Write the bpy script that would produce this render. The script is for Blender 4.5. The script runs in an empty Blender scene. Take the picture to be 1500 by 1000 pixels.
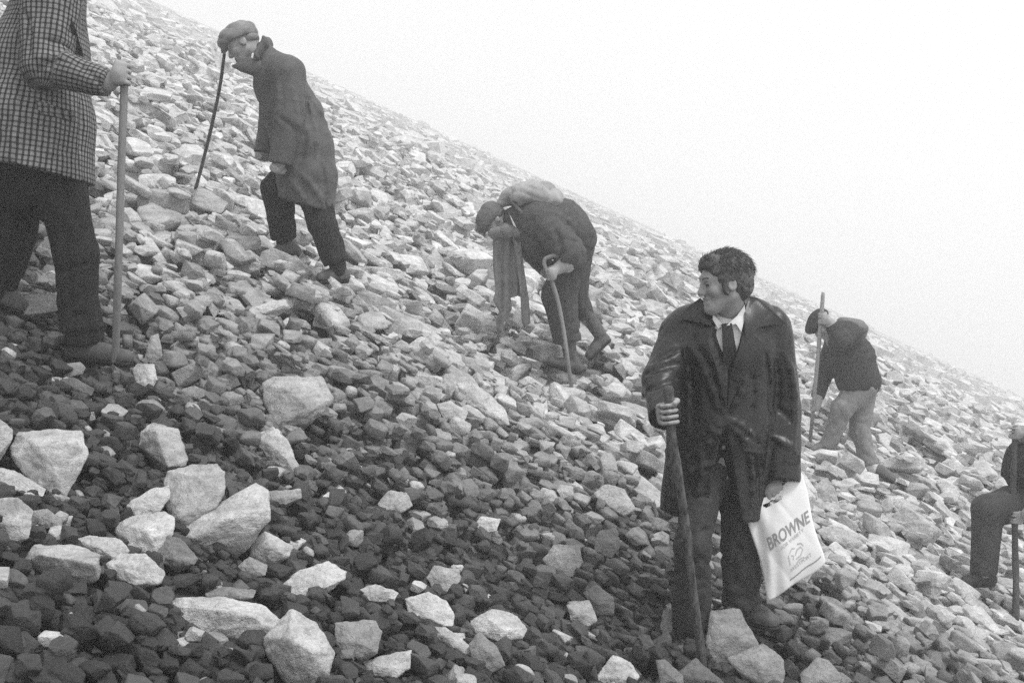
import bpy, bmesh, math, random
import numpy as np
from mathutils import Vector, Matrix, noise as mnoise

# ------------------------------------------------------------------ camera, sky, sun, exposure
scene = bpy.context.scene
col = scene.collection
CAMZ = 2.0
FPX = 1500 * 40.0 / 36.0
cam_data = bpy.data.cameras.new("camera")
cam_data.lens = 40.0
cam_data.sensor_width = 36.0
cam_data.clip_start = 0.05
cam_data.clip_end = 2000.0
cam = bpy.data.objects.new("camera", cam_data)
cam.location = (0, 0, CAMZ)
cam.rotation_euler = (math.radians(90), 0, 0)
col.objects.link(cam)
scene.camera = cam

SUN_EL, SUN_AZ = math.radians(62), math.radians(130)      # azimuth clockwise from +Y (away from the camera)
SUN_DIR = Vector((math.sin(SUN_AZ) * math.cos(SUN_EL), math.cos(SUN_AZ) * math.cos(SUN_EL), math.sin(SUN_EL)))
world = bpy.data.worlds.new("World")
scene.world = world
world.use_nodes = True
wn, wl = world.node_tree.nodes, world.node_tree.links
wn.clear()
w_out = wn.new("ShaderNodeOutputWorld")
w_bg = wn.new("ShaderNodeBackground")
w_sky = wn.new("ShaderNodeTexSky")
w_sky.sky_type = 'NISHITA'
w_sky.sun_disc = False
w_sky.sun_elevation = SUN_EL
w_sky.sun_rotation = SUN_AZ
w_sky.air_density = 1.0
w_sky.dust_density = 6.0
w_bw = wn.new("ShaderNodeRGBToBW")            # the place is seen in black and white
w_mix = wn.new("ShaderNodeMix")
w_mix.data_type = 'FLOAT'
w_mix.inputs[0].default_value = 0.85          # an even cloud layer over the clear sky
w_mix.inputs[3].default_value = 5.8
w_bg.inputs[1].default_value = 0.10
wl.new(w_sky.outputs[0], w_bw.inputs[0])
wl.new(w_bw.outputs[0], w_mix.inputs[2])
wl.new(w_mix.outputs[0], w_bg.inputs[0])
wl.new(w_bg.outputs[0], w_out.inputs[0])

sun_data = bpy.data.lights.new("sun", 'SUN')
sun_data.energy = 1.5
sun_data.angle = math.radians(14)
sun_data.color = (1, 1, 1)
sun = bpy.data.objects.new("sun", sun_data)
sun.rotation_euler = SUN_DIR.to_track_quat('Z', 'Y').to_euler()
sun.location = (8, -8, 20)
col.objects.link(sun)

scene.view_settings.view_transform = 'Standard'
scene.view_settings.look = 'None'
scene.view_settings.exposure = 1.0
scene.view_settings.gamma = 1.0
scene.view_settings.use_curve_mapping = False
scene.render.engine = 'CYCLES'
scene.cycles.max_bounces = 6
scene.cycles.diffuse_bounces = 3
scene.cycles.glossy_bounces = 2
scene.cycles.volume_bounces = 2
scene.cycles.use_denoising = False
HAZE_DENSITY = 0.0092

# ------------------------------------------------------------------ helpers
def tag(o, label=None, cat=None, group=None, kind=None):
    if label: o["label"] = label
    if cat: o["category"] = cat
    if group: o["group"] = group
    if kind: o["kind"] = kind
    return o

def P(px, py, d):
    """Photograph pixel at distance d along the view axis, as a point of the place."""
    return np.array([(px - 750) / FPX * d, d, CAMZ + (500 - py) / FPX * d])

def mesh_np(name, v, f, smooth=False):
    """v (n,3), f (m,3) or (m,4) arrays."""
    me = bpy.data.meshes.new(name)
    v = np.asarray(v, np.float32); f = np.asarray(f, np.int32)
    k = f.shape[1]
    me.vertices.add(len(v)); me.vertices.foreach_set("co", v.ravel())
    me.loops.add(f.size); me.loops.foreach_set("vertex_index", f.ravel())
    me.polygons.add(len(f))
    me.polygons.foreach_set("loop_start", np.arange(0, f.size, k, dtype=np.int32))
    me.polygons.foreach_set("loop_total", np.full(len(f), k, np.int32))
    me.polygons.foreach_set("use_smooth", np.full(len(f), smooth, bool))
    me.update(calc_edges=True)
    me.validate()
    return me

def link(name, me, mat=None, parent=None):
    o = bpy.data.objects.new(name, me)
    col.objects.link(o)
    if parent is not None: o.parent = parent
    if mat is not None and me is not None:
        me.materials.clear(); me.materials.append(mat)
    return o

# ------------------------------------------------------------------ materials
def new_mat(name):
    m = bpy.data.materials.new(name); m.use_nodes = True
    n, l = m.node_tree.nodes, m.node_tree.links
    return m, n, l, n["Principled BSDF"]

def tex(n, l, scale, detail=4.0, rough=0.55, vec=None, kind="ShaderNodeTexNoise"):
    t = n.new(kind)
    t.inputs["Scale"].default_value = scale
    if kind == "ShaderNodeTexNoise":
        t.inputs["Detail"].default_value = detail
        t.inputs["Roughness"].default_value = rough
    if vec is not None: l.new(vec, t.inputs["Vector"])
    return t

def math_node(n, l, op, a, b=None, c=None):
    m = n.new("ShaderNodeMath"); m.operation = op
    for i, x in enumerate((a, b, c)):
        if x is None: continue
        if isinstance(x, (int, float)): m.inputs[i].default_value = x
        else: l.new(x, m.inputs[i])
    return m.outputs[0]

def ramp(n, l, x, a, b, lo, hi):
    r = n.new("ShaderNodeMapRange")
    r.inputs[1].default_value, r.inputs[2].default_value = a, b
    r.inputs[3].default_value, r.inputs[4].default_value = lo, hi
    l.new(x, r.inputs[0]); return r.outputs[0]

def stone_material(name, source):
    m, n, l, bsdf = new_mat(name)
    geo = n.new("ShaderNodeNewGeometry")
    if source == 'attr':
        a = n.new("ShaderNodeAttribute"); a.attribute_name = "tone"; tone = a.outputs["Fac"]
    else:
        a = n.new("ShaderNodeObjectInfo"); s = n.new("ShaderNodeSeparateColor")
        l.new(a.outputs["Color"], s.inputs[0]); tone = s.outputs[0]
    pos = geo.outputs["Position"]
    big = ramp(n, l, tex(n, l, 9.0, 5.0, 0.6, pos).outputs[0], 0.3, 0.7, 0.72, 1.22)
    fine = ramp(n, l, tex(n, l, 70.0, 4.0, 0.65, pos).outputs[0], 0.3, 0.7, 0.78, 1.2)
    mp = n.new("ShaderNodeMapping"); mp.inputs["Scale"].default_value = (5, 9, 46)
    mp.inputs["Rotation"].default_value = (0.3, 0.5, 0.2)
    l.new(pos, mp.inputs[0])
    strata = ramp(n, l, tex(n, l, 1.0, 3.0, 0.5, mp.outputs[0]).outputs[0], 0.35, 0.65, 0.86, 1.12)
    spot = tex(n, l, 26.0, 3.0, 0.6, pos)
    lich = ramp(n, l, spot.outputs[0], 0.60, 0.68, 1.0, 0.72)       # dark lichen spots
    v = math_node(n, l, 'MULTIPLY', tone, big)
    v = math_node(n, l, 'MULTIPLY', v, fine)
    v = math_node(n, l, 'MULTIPLY', v, strata)
    v = math_node(n, l, 'MULTIPLY', v, lich)
    c = n.new("ShaderNodeCombineColor")
    for i in range(3): l.new(v, c.inputs[i])
    l.new(c.outputs[0], bsdf.inputs["Base Color"])
    bsdf.inputs["Roughness"].default_value = 0.56
    bsdf.inputs["Specular IOR Level"].default_value = 0.5
    b1 = n.new("ShaderNodeBump"); b1.inputs["Strength"].default_value = 0.8; b1.inputs["Distance"].default_value = 0.022
    l.new(tex(n, l, 38.0, 6.0, 0.7, pos).outputs[0], b1.inputs["Height"])
    b2 = n.new("ShaderNodeBump"); b2.inputs["Strength"].default_value = 0.6; b2.inputs["Distance"].default_value = 0.005
    l.new(tex(n, l, 190.0, 3.0, 0.6, pos).outputs[0], b2.inputs["Height"])
    l.new(b1.outputs[0], b2.inputs["Normal"]); l.new(b2.outputs[0], bsdf.inputs["Normal"])
    return m

STONE_OBJ = stone_material("stone", 'obj')
STONE_ATTR = stone_material("small_stones", 'attr')

def plain(name, val, rough=0.9, bump=0.0, bscale=300.0, var=0.15, vscale=30.0, spec=0.3, sheen=0.0, stretch=None):
    m, n, l, bsdf = new_mat(name)
    geo = n.new("ShaderNodeNewGeometry"); pos = geo.outputs["Position"]
    if stretch:
        mp = n.new("ShaderNodeMapping"); mp.inputs["Scale"].default_value = stretch; l.new(pos, mp.inputs[0]); pos2 = mp.outputs[0]
    else: pos2 = pos
    t = ramp(n, l, tex(n, l, vscale, 5.0, 0.6, pos2).outputs[0], 0.3, 0.7, val * (1 - var), val * (1 + var))
    c = n.new("ShaderNodeCombineColor")
    for i in range(3): l.new(t, c.inputs[i])
    l.new(c.outputs[0], bsdf.inputs["Base Color"])
    bsdf.inputs["Roughness"].default_value = rough
    bsdf.inputs["Specular IOR Level"].default_value = spec
    if sheen: bsdf.inputs["Sheen Weight"].default_value = sheen
    if bump:
        b = n.new("ShaderNodeBump"); b.inputs["Strength"].default_value = bump; b.inputs["Distance"].default_value = 0.004
        l.new(tex(n, l, bscale, 4.0, 0.6, pos2).outputs[0], b.inputs["Height"]); l.new(b.outputs[0], bsdf.inputs["Normal"])
    return m

# ------------------------------------------------------------------ the slope
GA, GB, GC = -1.853, -0.455, 0.219
SOLES = [  # sole positions (pixel x, pixel y, distance) of everyone's planted feet
    ("man1", 145, 531, 4.85), ("man2", 490, 413, 6.95), ("man2", 420, 374, 7.2), ("man3", 825, 548, 8.4),
    ("man3", 868, 527, 8.55), ("man4", 1206, 660, 10.0), ("man4", 1292, 703, 9.8), ("man5", 1432, 855, 7.3),
    ("main", 1008, 918, 4.95), ("main", 1115, 918, 5.0), ("man1", 2, 442, 5.05)]
_S = np.array([P(*s[1:]) for s in SOLES])
# away from the camera the slope eases off, so that it runs on far into the mist before it rolls over
BEND_Y, BEND_C, ROLL_Y, ROLL_K = 10.0, 0.168, 60.0, 0.0

def profile(Y):
    t = np.maximum(Y - BEND_Y, 0)
    ease = t * t / (t + 3.0)
    r = np.maximum(Y - ROLL_Y, 0)
    return GC * Y - (GC - BEND_C) * ease - ROLL_K * r * r

_res = _S[:, 2] - (CAMZ + GA + GB * _S[:, 0] + profile(_S[:, 1]))
_SIG = 0.75
_K = np.exp(-((_S[:, None, :2] - _S[None, :, :2]) ** 2).sum(-1) / (2 * _SIG ** 2))
_W = np.linalg.solve(_K + 0.02 * np.eye(len(_S)), _res)

def pile(Y):
    """Thickness of the layer of loose stones lying on the slope sheet."""
    return np.interp(Y, [3.0, 5.0, 6.5, 9.0, 14.0], [0.062, 0.066, 0.105, 0.120, 0.125])

def ground(X, Y):
    return surface(X, Y) - pile(np.asarray(Y, float))

def surface(X, Y):
    X = np.asarray(X, float); Y = np.asarray(Y, float)
    z = CAMZ + GA + GB * X + profile(Y)
    for (sx, sy, _), w in zip(_S, _W):
        z = z + w * np.exp(-((X - sx) ** 2 + (Y - sy) ** 2) / (2 * _SIG ** 2))
    far = np.clip((Y - 5) / 10, 0, 1) * np.clip(1.6 - Y / 70, 0.4, 1)
    z = z + far * (0.10 * np.sin(X * 0.55 + Y * 0.4) + 0.07 * np.sin(X * 1.3 - Y * 0.9 + 1.0) + 0.04 * np.sin(X * 2.9 + Y * 2.1))
    return z

def _crest(k):
    global ROLL_K
    ROLL_K = k
    y = np.linspace(20, 160, 1600)
    return ((GA + profile(y)) / y).max()
lo, hi = 0.0, 0.02
for _ in range(40):
    mid = (lo + hi) / 2
    if _crest(mid) > (500 - 240) / FPX: lo = mid
    else: hi = mid
ROLL_K = hi

def hit(px, py):
    """Distance at which the line of sight through a pixel meets the slope."""
    u, v = (px - 750) / FPX, (500 - py) / FPX
    d = np.arange(2.0, 40, 0.01)
    s = CAMZ + v * d - surface(u * d, d)
    i = np.argmax(s < 0)
    return float(d[i]) if (s < 0).any() else 30.0

def terrain():
    ys = np.concatenate([np.arange(-6, 16, 0.25), np.arange(16, 110, 0.6), np.arange(110, 200, 6)])
    xs = np.concatenate([np.arange(-90, -44, 4), np.arange(-44, 46, 0.6), np.arange(46, 92, 4)])
    X, Y = np.meshgrid(xs, ys)
    Z = ground(X, Y)
    Z = np.maximum(Z, -90)
    n, m = X.shape
    idx = np.arange(n * m).reshape(n, m)
    f = np.stack([idx[:-1, :-1], idx[:-1, 1:], idx[1:, 1:], idx[1:, :-1]], -1).reshape(-1, 4)
    return mesh_np("scree_slope", np.stack([X, Y, Z], -1).reshape(-1, 3), f, True)

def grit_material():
    """Grit between the stones: dark near the camera, paler farther up to lighten the shaded gaps."""
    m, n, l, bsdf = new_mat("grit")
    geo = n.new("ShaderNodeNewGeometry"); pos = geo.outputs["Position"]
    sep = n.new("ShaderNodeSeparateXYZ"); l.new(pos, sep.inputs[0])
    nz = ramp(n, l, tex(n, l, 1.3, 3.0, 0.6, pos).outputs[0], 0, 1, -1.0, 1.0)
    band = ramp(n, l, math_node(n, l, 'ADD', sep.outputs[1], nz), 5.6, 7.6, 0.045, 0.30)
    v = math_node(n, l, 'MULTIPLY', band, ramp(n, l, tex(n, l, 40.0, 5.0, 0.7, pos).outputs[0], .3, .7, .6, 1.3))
    c = n.new("ShaderNodeCombineColor")
    for i in range(3): l.new(v, c.inputs[i])
    l.new(c.outputs[0], bsdf.inputs["Base Color"]); bsdf.inputs["Roughness"].default_value = 1.0
    b = n.new("ShaderNodeBump"); b.inputs["Distance"].default_value = .02
    l.new(tex(n, l, 60.0, 5.0, 0.7, pos).outputs[0], b.inputs["Height"]); l.new(b.outputs[0], bsdf.inputs["Normal"])
    return m
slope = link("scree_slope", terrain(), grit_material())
tag(slope, "steep scree slope of loose broken stones rising to the left", "slope", kind="structure")

# ------------------------------------------------------------------ stone shapes
rng = np.random.default_rng(11)
random.seed(5)

def polytope(seed, bevel=0.09, cuts=9, jitter=0.02):
    r = random.Random(seed)
    bm = bmesh.new()
    bmesh.ops.create_cube(bm, size=2.0)
    for i in range(cuts):
        nrm = Vector((r.gauss(0, 1), r.gauss(0, 1), r.gauss(0, 1))).normalized()
        sup = abs(nrm.x) + abs(nrm.y) + abs(nrm.z)
        d = r.uniform(0.52, 0.86) * sup * 0.92
        bmesh.ops.bisect_plane(bm, geom=bm.verts[:] + bm.edges[:] + bm.faces[:], plane_co=nrm * d, plane_no=nrm, clear_outer=True)
        be = [e for e in bm.edges if e.is_boundary]
        if be: bmesh.ops.holes_fill(bm, edges=be, sides=0)
    bmesh.ops.remove_doubles(bm, verts=bm.verts[:], dist=0.06)
    if bevel > 0:
        bmesh.ops.bevel(bm, geom=bm.edges[:], offset=bevel, segments=1, affect='EDGES', profile=0.5, clamp_overlap=True)
        bmesh.ops.remove_doubles(bm, verts=bm.verts[:], dist=0.02)
    bmesh.ops.triangulate(bm, faces=bm.faces[:])
    for v in bm.verts:
        v.co += Vector((r.gauss(0, jitter), r.gauss(0, jitter), r.gauss(0, jitter)))
    bm.verts.ensure_lookup_table()
    V = np.array([v.co[:] for v in bm.verts]); Fc = np.array([[v.index for v in f.verts] for f in bm.faces])
    bm.free()
    lo_, hi_ = V.min(0), V.max(0)
    V = (V - (lo_ + hi_) / 2) / ((hi_ - lo_) / 2)
    return V, Fc

def roughen(V, Fc, levels, amp, freq, seed, smooth_iter=1):
    """Split the faces, ease the edges and break the surface up with noise."""
    bm = bmesh.new()
    vs = [bm.verts.new(p) for p in V]
    for f in Fc:
        try: bm.faces.new([vs[i] for i in f])
        except ValueError: pass
    for lv in range(levels):
        bmesh.ops.subdivide_edges(bm, edges=bm.edges[:], cuts=1, use_grid_fill=True)
        bmesh.ops.triangulate(bm, faces=bm.faces[:])
        if smooth_iter and lv >= levels - 2: bmesh.ops.smooth_vert(bm, verts=bm.verts[:], factor=0.3, use_axis_x=True, use_axis_y=True, use_axis_z=True)
    bm.normal_update()
    off = Vector((seed * 3.17, seed * 1.93, seed * 0.71))
    new = []
    for v in bm.verts:
        p = v.co * freq + off
        k = mnoise.noise(p) + 0.55 * mnoise.noise(p * 2.3) + 0.35 * abs(mnoise.noise(p * 5.1)) + 0.2 * mnoise.noise(p * 11)
        new.append(v.co + v.normal * (k * amp))
    for v, c in zip(bm.verts, new): v.co = c
    bm.verts.ensure_lookup_table()
    V2 = np.array([v.co[:] for v in bm.verts]); F2 = np.array([[v.index for v in f.verts] for f in bm.faces])
    bm.free()
    return V2, F2

PROTO = [polytope(100 + i, 0.10, 8 + i % 5) for i in range(36)]
MID = [roughen(*polytope(500 + i, 0.15, 5 + i % 3), 1, 0.05, 2.0, i, 1) for i in range(36)]
PEB = [roughen(*polytope(1200 + i, 0.0, 4 + i % 3), 1, 0.045, 1.6, i, 1) for i in range(40)]
PROTO_TINY = [polytope(900 + i, 0.0, 3) for i in range(10)]
PROTO_FAR = [polytope(300 + i, 0.0, 6 + i % 3) for i in range(16)]

# ------------------------------------------------------------------ height field for settling stones
GX0, GX1, GY0, GY1, CELL = -16.5, 16.5, 1.6, 31.0, 0.022
NX, NY = int((GX1 - GX0) / CELL), int((GY1 - GY0) / CELL)
H = np.zeros((NY, NX), np.float32)           # height of the pile above the slope sheet
BLOCK = np.zeros((NY, NX), bool)             # where no loose stone may come to lie on top

def win(x, y, r):
    i0, i1 = int((x - r - GX0) / CELL), int((x + r - GX0) / CELL) + 2
    j0, j1 = int((y - r - GY0) / CELL), int((y + r - GY0) / CELL) + 2
    if i0 < 0 or j0 < 0 or i1 >= NX or j1 >= NY: return None
    xs = GX0 + (np.arange(i0, i1) + 0.5) * CELL - x
    ys = GY0 + (np.arange(j0, j1) + 0.5) * CELL - y
    return slice(j0, j1), slice(i0, i1), xs[None, :], ys[:, None]

def block(x, y, rx, ry, yaw, top, soft=1.0):
    w = win(x, y, max(rx, ry) * 1.1)
    if w is None: return
    sj, si, X, Y = w
    c, s = math.cos(yaw), math.sin(yaw)
    q = ((X * c + Y * s) / rx) ** 2 + ((-X * s + Y * c) / ry) ** 2
    BLOCK[sj, si] |= q < soft
    if top is not None:
        t = top * np.sqrt(np.clip(1 - q, 0, 1)) if top > 0 else np.where(q < 1, top, 0)
        H[sj, si] = np.maximum(H[sj, si], t)

# lines of sight that stay open: a loose stone may not hide a traced boulder or a shoe
SIGHT = np.full((1000, 1500), -1.0, np.float32)
def keep_open(poly, depth, shrink=0.9):
    p = np.array(poly, float); c = p.mean(0); p = c + (p - c) * shrink
    x0, y0 = np.maximum(np.floor(p.min(0)).astype(int), 0); x1, y1 = np.minimum(np.ceil(p.max(0)).astype(int), [1499, 999])
    if x1 <= x0 or y1 <= y0: return
    X, Y = np.meshgrid(np.arange(x0, x1 + 1), np.arange(y0, y1 + 1))
    ins = np.zeros(X.shape, bool); q = np.roll(p, 1, 0)
    for (ax, ay), (bx, by) in zip(p, q):
        if ay == by: continue
        ins ^= ((ay > Y) != (by > Y)) & (X < (bx - ax) * (Y - ay) / (by - ay) + ax)
    S = SIGHT[y0:y1 + 1, x0:x1 + 1]
    S[ins] = np.maximum(S[ins], depth)

def hides(x, y, z):
    px, py = int(750 + x / y * FPX), int(500 - (z - CAMZ) / y * FPX)
    return 0 <= px < 1500 and 0 <= py < 1000 and SIGHT[py, px] > y

for (x0, y0, x1, y1, d) in [(93, 500, 197, 534, 4.9), (1085, 872, 1152, 920, 5.05), (985, 880, 1045, 912, 5.0), (1403, 832, 1460, 855, 7.35),
                            (460, 388, 518, 414, 7.0), (393, 345, 444, 372, 7.25), (796, 503, 852, 548, 8.45), (850, 475, 900, 527, 8.6),
                            (1192, 640, 1218, 659, 10.1), (1268, 676, 1312, 703, 9.9), (0, 410, 20, 440, 5.1)]:
    keep_open([(x0, y0), (x1, y0), (x1, y1), (x0, y1)], d, 1.0)

# shoes keep their place clear of stones
for nm, px, py, d in SOLES:
    p = P(px, py, d)
    block(p[0], p[1], 0.15, 0.09, 0.0, None)

# ------------------------------------------------------------------ boulders traced one by one
# outline in photograph pixels, tone, optional label, optional inner ridge points (pixel x, pixel y, how far it stands out)
BOULDERS = [
 ([(29,635),(79,631),(117,632),(131,663),(110,692),(95,727),(60,718),(22,674),(17,655)], .50, "big pale jagged boulder with a pointed lower end at the left", [(60,655,.10),(105,650,.09),(80,690,.07)]),
 ([(-22,618),(-5,610),(20,630),(17,644),(0,663),(-22,668)], .42, "pale boulder cut off by the left picture edge above the flat slab", None),
 ([(-14,680),(26,692),(66,716),(62,727),(26,713),(-14,703)], .48, "long narrow pale slab below the big jagged boulder at left", None),
 ([(207,633),(224,621),(260,629),(275,672),(270,681),(244,686),(226,668),(205,655)], .40, "squared upright block with one bright and one dark face", [(228,630,.10),(246,683,.07)]),
 ([(370,641),(400,626),(422,648),(439,688),(433,698),(414,688),(387,663)], .46, "slanting wedge-shaped slab pointing down to the right", None),
 ([(384,562),(400,552),(470,553),(488,582),(470,605),(442,621),(400,623),(390,592)], .40, "broad blocky grey boulder standing where dark stones turn pale", [(430,575,.12),(455,600,.08)]),
 ([(246,692),(282,681),(317,681),(328,692),(328,723),(317,742),(273,768),(251,770),(244,736),(240,705)], .38, "upright slab with ribbed layers in the boulder cluster", [(290,700,.06),(265,755,.05)]),
 ([(253,780),(308,747),(374,707),(391,719),(396,762),(374,778),(308,806),(282,804)], .50, "largest pale slab of the boulder cluster, leaning up to right", [(330,760,.10),(375,735,.06),(290,788,.07)]),
 ([(185,740),(220,716),(246,712),(249,727),(233,749),(198,756)], .58, "small whitish rock on the upper left of boulder cluster", None),
 ([(167,769),(194,756),(240,749),(255,758),(253,782),(229,812),(189,802),(172,784)], .55, "pale-topped rock with a dark cracked front in boulder cluster", [(215,775,.06),(240,760,.02)]),
 ([(244,782),(264,789),(290,817),(284,826),(251,830),(229,815)], .20, None, None),
 ([(108,789),(132,785),(176,789),(189,806),(172,820),(150,815),(119,800)], .50, "thin flat pale rock wedged behind the long grey block", None),
 ([(53,799),(106,797),(145,813),(143,846),(119,854),(57,835),(31,828)], .42, "long grey rectangular block at the lower left", [(60,812,.10),(135,825,.09)]),
 ([(156,826),(176,811),(211,811),(240,837),(235,853),(194,855),(167,842)], .52, "rounded pale boulder right of the long grey block", None),
 ([(-14,731),(26,729),(48,749),(42,787),(18,792),(-14,775)], .42, "rounded boulder touching the left picture edge mid-height of the rocks", None),
 ([(46,749),(70,745),(90,762),(90,773),(66,773),(48,764)], .26, None, None),
 ([(244,888),(260,875),(334,876),(387,888),(407,908),(400,925),(374,934),(299,932),(264,912)], .58, "long whitish loaf-shaped boulder lying flat at the bottom left", [(320,893,.10),(370,903,.08)]),
 ([(387,934),(427,893),(462,912),(488,956),(480,989),(453,1006),(422,1000),(391,958)], .46, "large angular boulder at the bottom right of the loaf-shaped one", [(425,935,.14),(455,955,.10)]),
 ([(367,797),(387,778),(429,800),(422,815),(391,826),(367,815)], .44, "pale roof-shaped rock below the large leaning slab", [(395,800,.06)]),
 ([(348,830),(365,815),(391,828),(389,842),(365,844)], .28, None, None),
 ([(411,859),(444,833),(480,823),(506,837),(504,848),(466,855),(440,876),(422,869)], .58, "whitish forked rock like a bone among dark stones", None),
 ([(301,868),(326,859),(374,864),(370,875),(326,877),(304,873)], .24, None, None),
 ([(392,720),(440,716),(441,729),(418,738),(394,737)], .30, None, None),
 ([(491,912),(550,908),(558,925),(552,956),(524,965),(493,943)], .28, "square grey block at the bottom left of centre", None),
 ([(525,863),(550,855),(584,868),(575,881),(540,879)], .50, "small flat whitish rock at bottom, left of the egg-shaped one", None),
 ([(595,877),(628,867),(654,880),(667,901),(661,920),(628,913),(598,899)], .56, "whitish egg-shaped boulder in the bottom middle", None),
 ([(625,846),(636,828),(672,834),(675,848),(656,869),(632,859)], .40, "grey squarish rock just above the egg-shaped boulder", None),
 ([(690,908),(720,893),(751,898),(771,921),(764,934),(729,937),(689,923)], .50, "broad pale boulder with flat top in the bottom middle", None),
 ([(634,917),(654,919),(694,950),(687,958),(667,954),(636,930)], .46, "narrow pale slab sloping down below the egg-shaped boulder", None),
 ([(687,943),(702,925),(727,947),(740,974),(720,984),(694,971)], .24, None, None),
 ([(533,969),(562,960),(603,951),(599,978),(579,992),(540,987)], .50, "pale wedge-shaped rock at the bottom edge left of centre", None),
 ([(795,820),(812,798),(848,800),(853,824),(839,843),(817,843)], .36, "mottled cube-like rock in the middle of the dark stones", None),
 ([(831,886),(863,878),(875,908),(861,917),(836,908)], .46, "small pale five-sided rock beside a dark rounded one", None),
 ([(854,868),(874,856),(899,877),(899,900),(874,900)], .13, None, None),
 ([(872,993),(898,959),(922,969),(937,991),(922,1006),(883,1006)], .54, "pale triangular rock at the bottom edge left of the walking stick", None),
 ([(553,738),(570,718),(595,722),(604,740),(588,750),(562,750)], .42, "single rounded pale rock left of centre among dark stones", None),
 ([(870,723),(887,709),(914,716),(930,745),(914,755),(887,746)], .42, "pale blocky boulder left of the man with the bag", None),
 ([(696,767),(705,756),(733,760),(727,777),(707,780)], .56, "small white rock in the centre of the dark stones", None),
 ([(870,798),(878,777),(900,775),(910,798),(896,816),(874,814)], .13, None, None),
 ([(816,718),(821,710),(839,712),(840,726),(823,730)], .46, None, None),
 ([(1041,894),(1083,893),(1100,925),(1110,948),(1066,963),(1065,973),(1038,971),(1035,942)], .30, "big flat-topped block between the two feet of the standing man", [(1060,930,.07),(1085,935,.05)]),
 ([(1066,963),(1108,947),(1118,943),(1149,966),(1147,1006),(1126,1008),(1080,981)], .28, "cracked grey boulder at the bottom edge below the bag", [(1110,968,.05)]),
 ([(971,894),(985,891),(984,923),(973,930),(967,919)], .17, None, None),
 ([(994,984),(1019,964),(1037,982),(1061,1000),(1019,1008),(1001,996)], .15, None, None),
 ([(961,967),(973,965),(1000,989),(1001,1004),(968,1005)], .20, None, None),
 ([(10,447),(42,431),(86,429),(94,452),(64,458),(19,460)], .32, "long grey rock behind the leg of the man in checks", None),
 ([(194,541),(202,533),(226,534),(230,557),(224,569),(200,563)], .50, "small pale cube-like rock right of the checked man's stick", None),
 ([(211,528),(221,493),(232,489),(238,522),(224,533)], .34, "small upright rock beside the checked man's stick", None),
 ([(285,538),(307,528),(330,544),(320,558),(298,551)], .24, None, None),
 ([(266,570),(285,565),(309,575),(290,584),(268,580)], .26, None, None),
 ([(88,557),(106,552),(138,570),(134,579),(106,575)], .13, None, None),
 ([(368,452),(400,440),(430,439),(428,450),(385,459)], .58, "thin whitish sliver of rock below the man in the raincoat", None),
 ([(522,428),(545,429),(581,445),(576,459),(540,456),(527,446)], .30, "flat grey rock right of the raincoat man's rear shoe", None),
 ([(668,562),(690,558),(738,597),(746,622),(715,617),(680,588)], .50, "long pale slab below the bent man's dangling cloth", None),
 ([(640,592),(660,587),(686,604),(680,616),(650,613)], .46, None, None),
 ([(1280,871),(1294,873),(1348,916),(1345,925),(1323,911)], .42, "thin pale slab lying downhill to the right of the bag", None),
 ([(1172,988),(1197,963),(1215,967),(1234,993),(1226,1006),(1176,1008)], .26, "rounded grey boulder at the bottom edge, right of the cracked one", None),
 ([(1197,777),(1219,770),(1255,783),(1264,798),(1244,806),(1208,790)], .40, "flat pale slab just right of the white bag", None),
 ([(1190,712),(1205,704),(1222,714),(1227,735),(1195,734)], .40, None, None),
]

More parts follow.
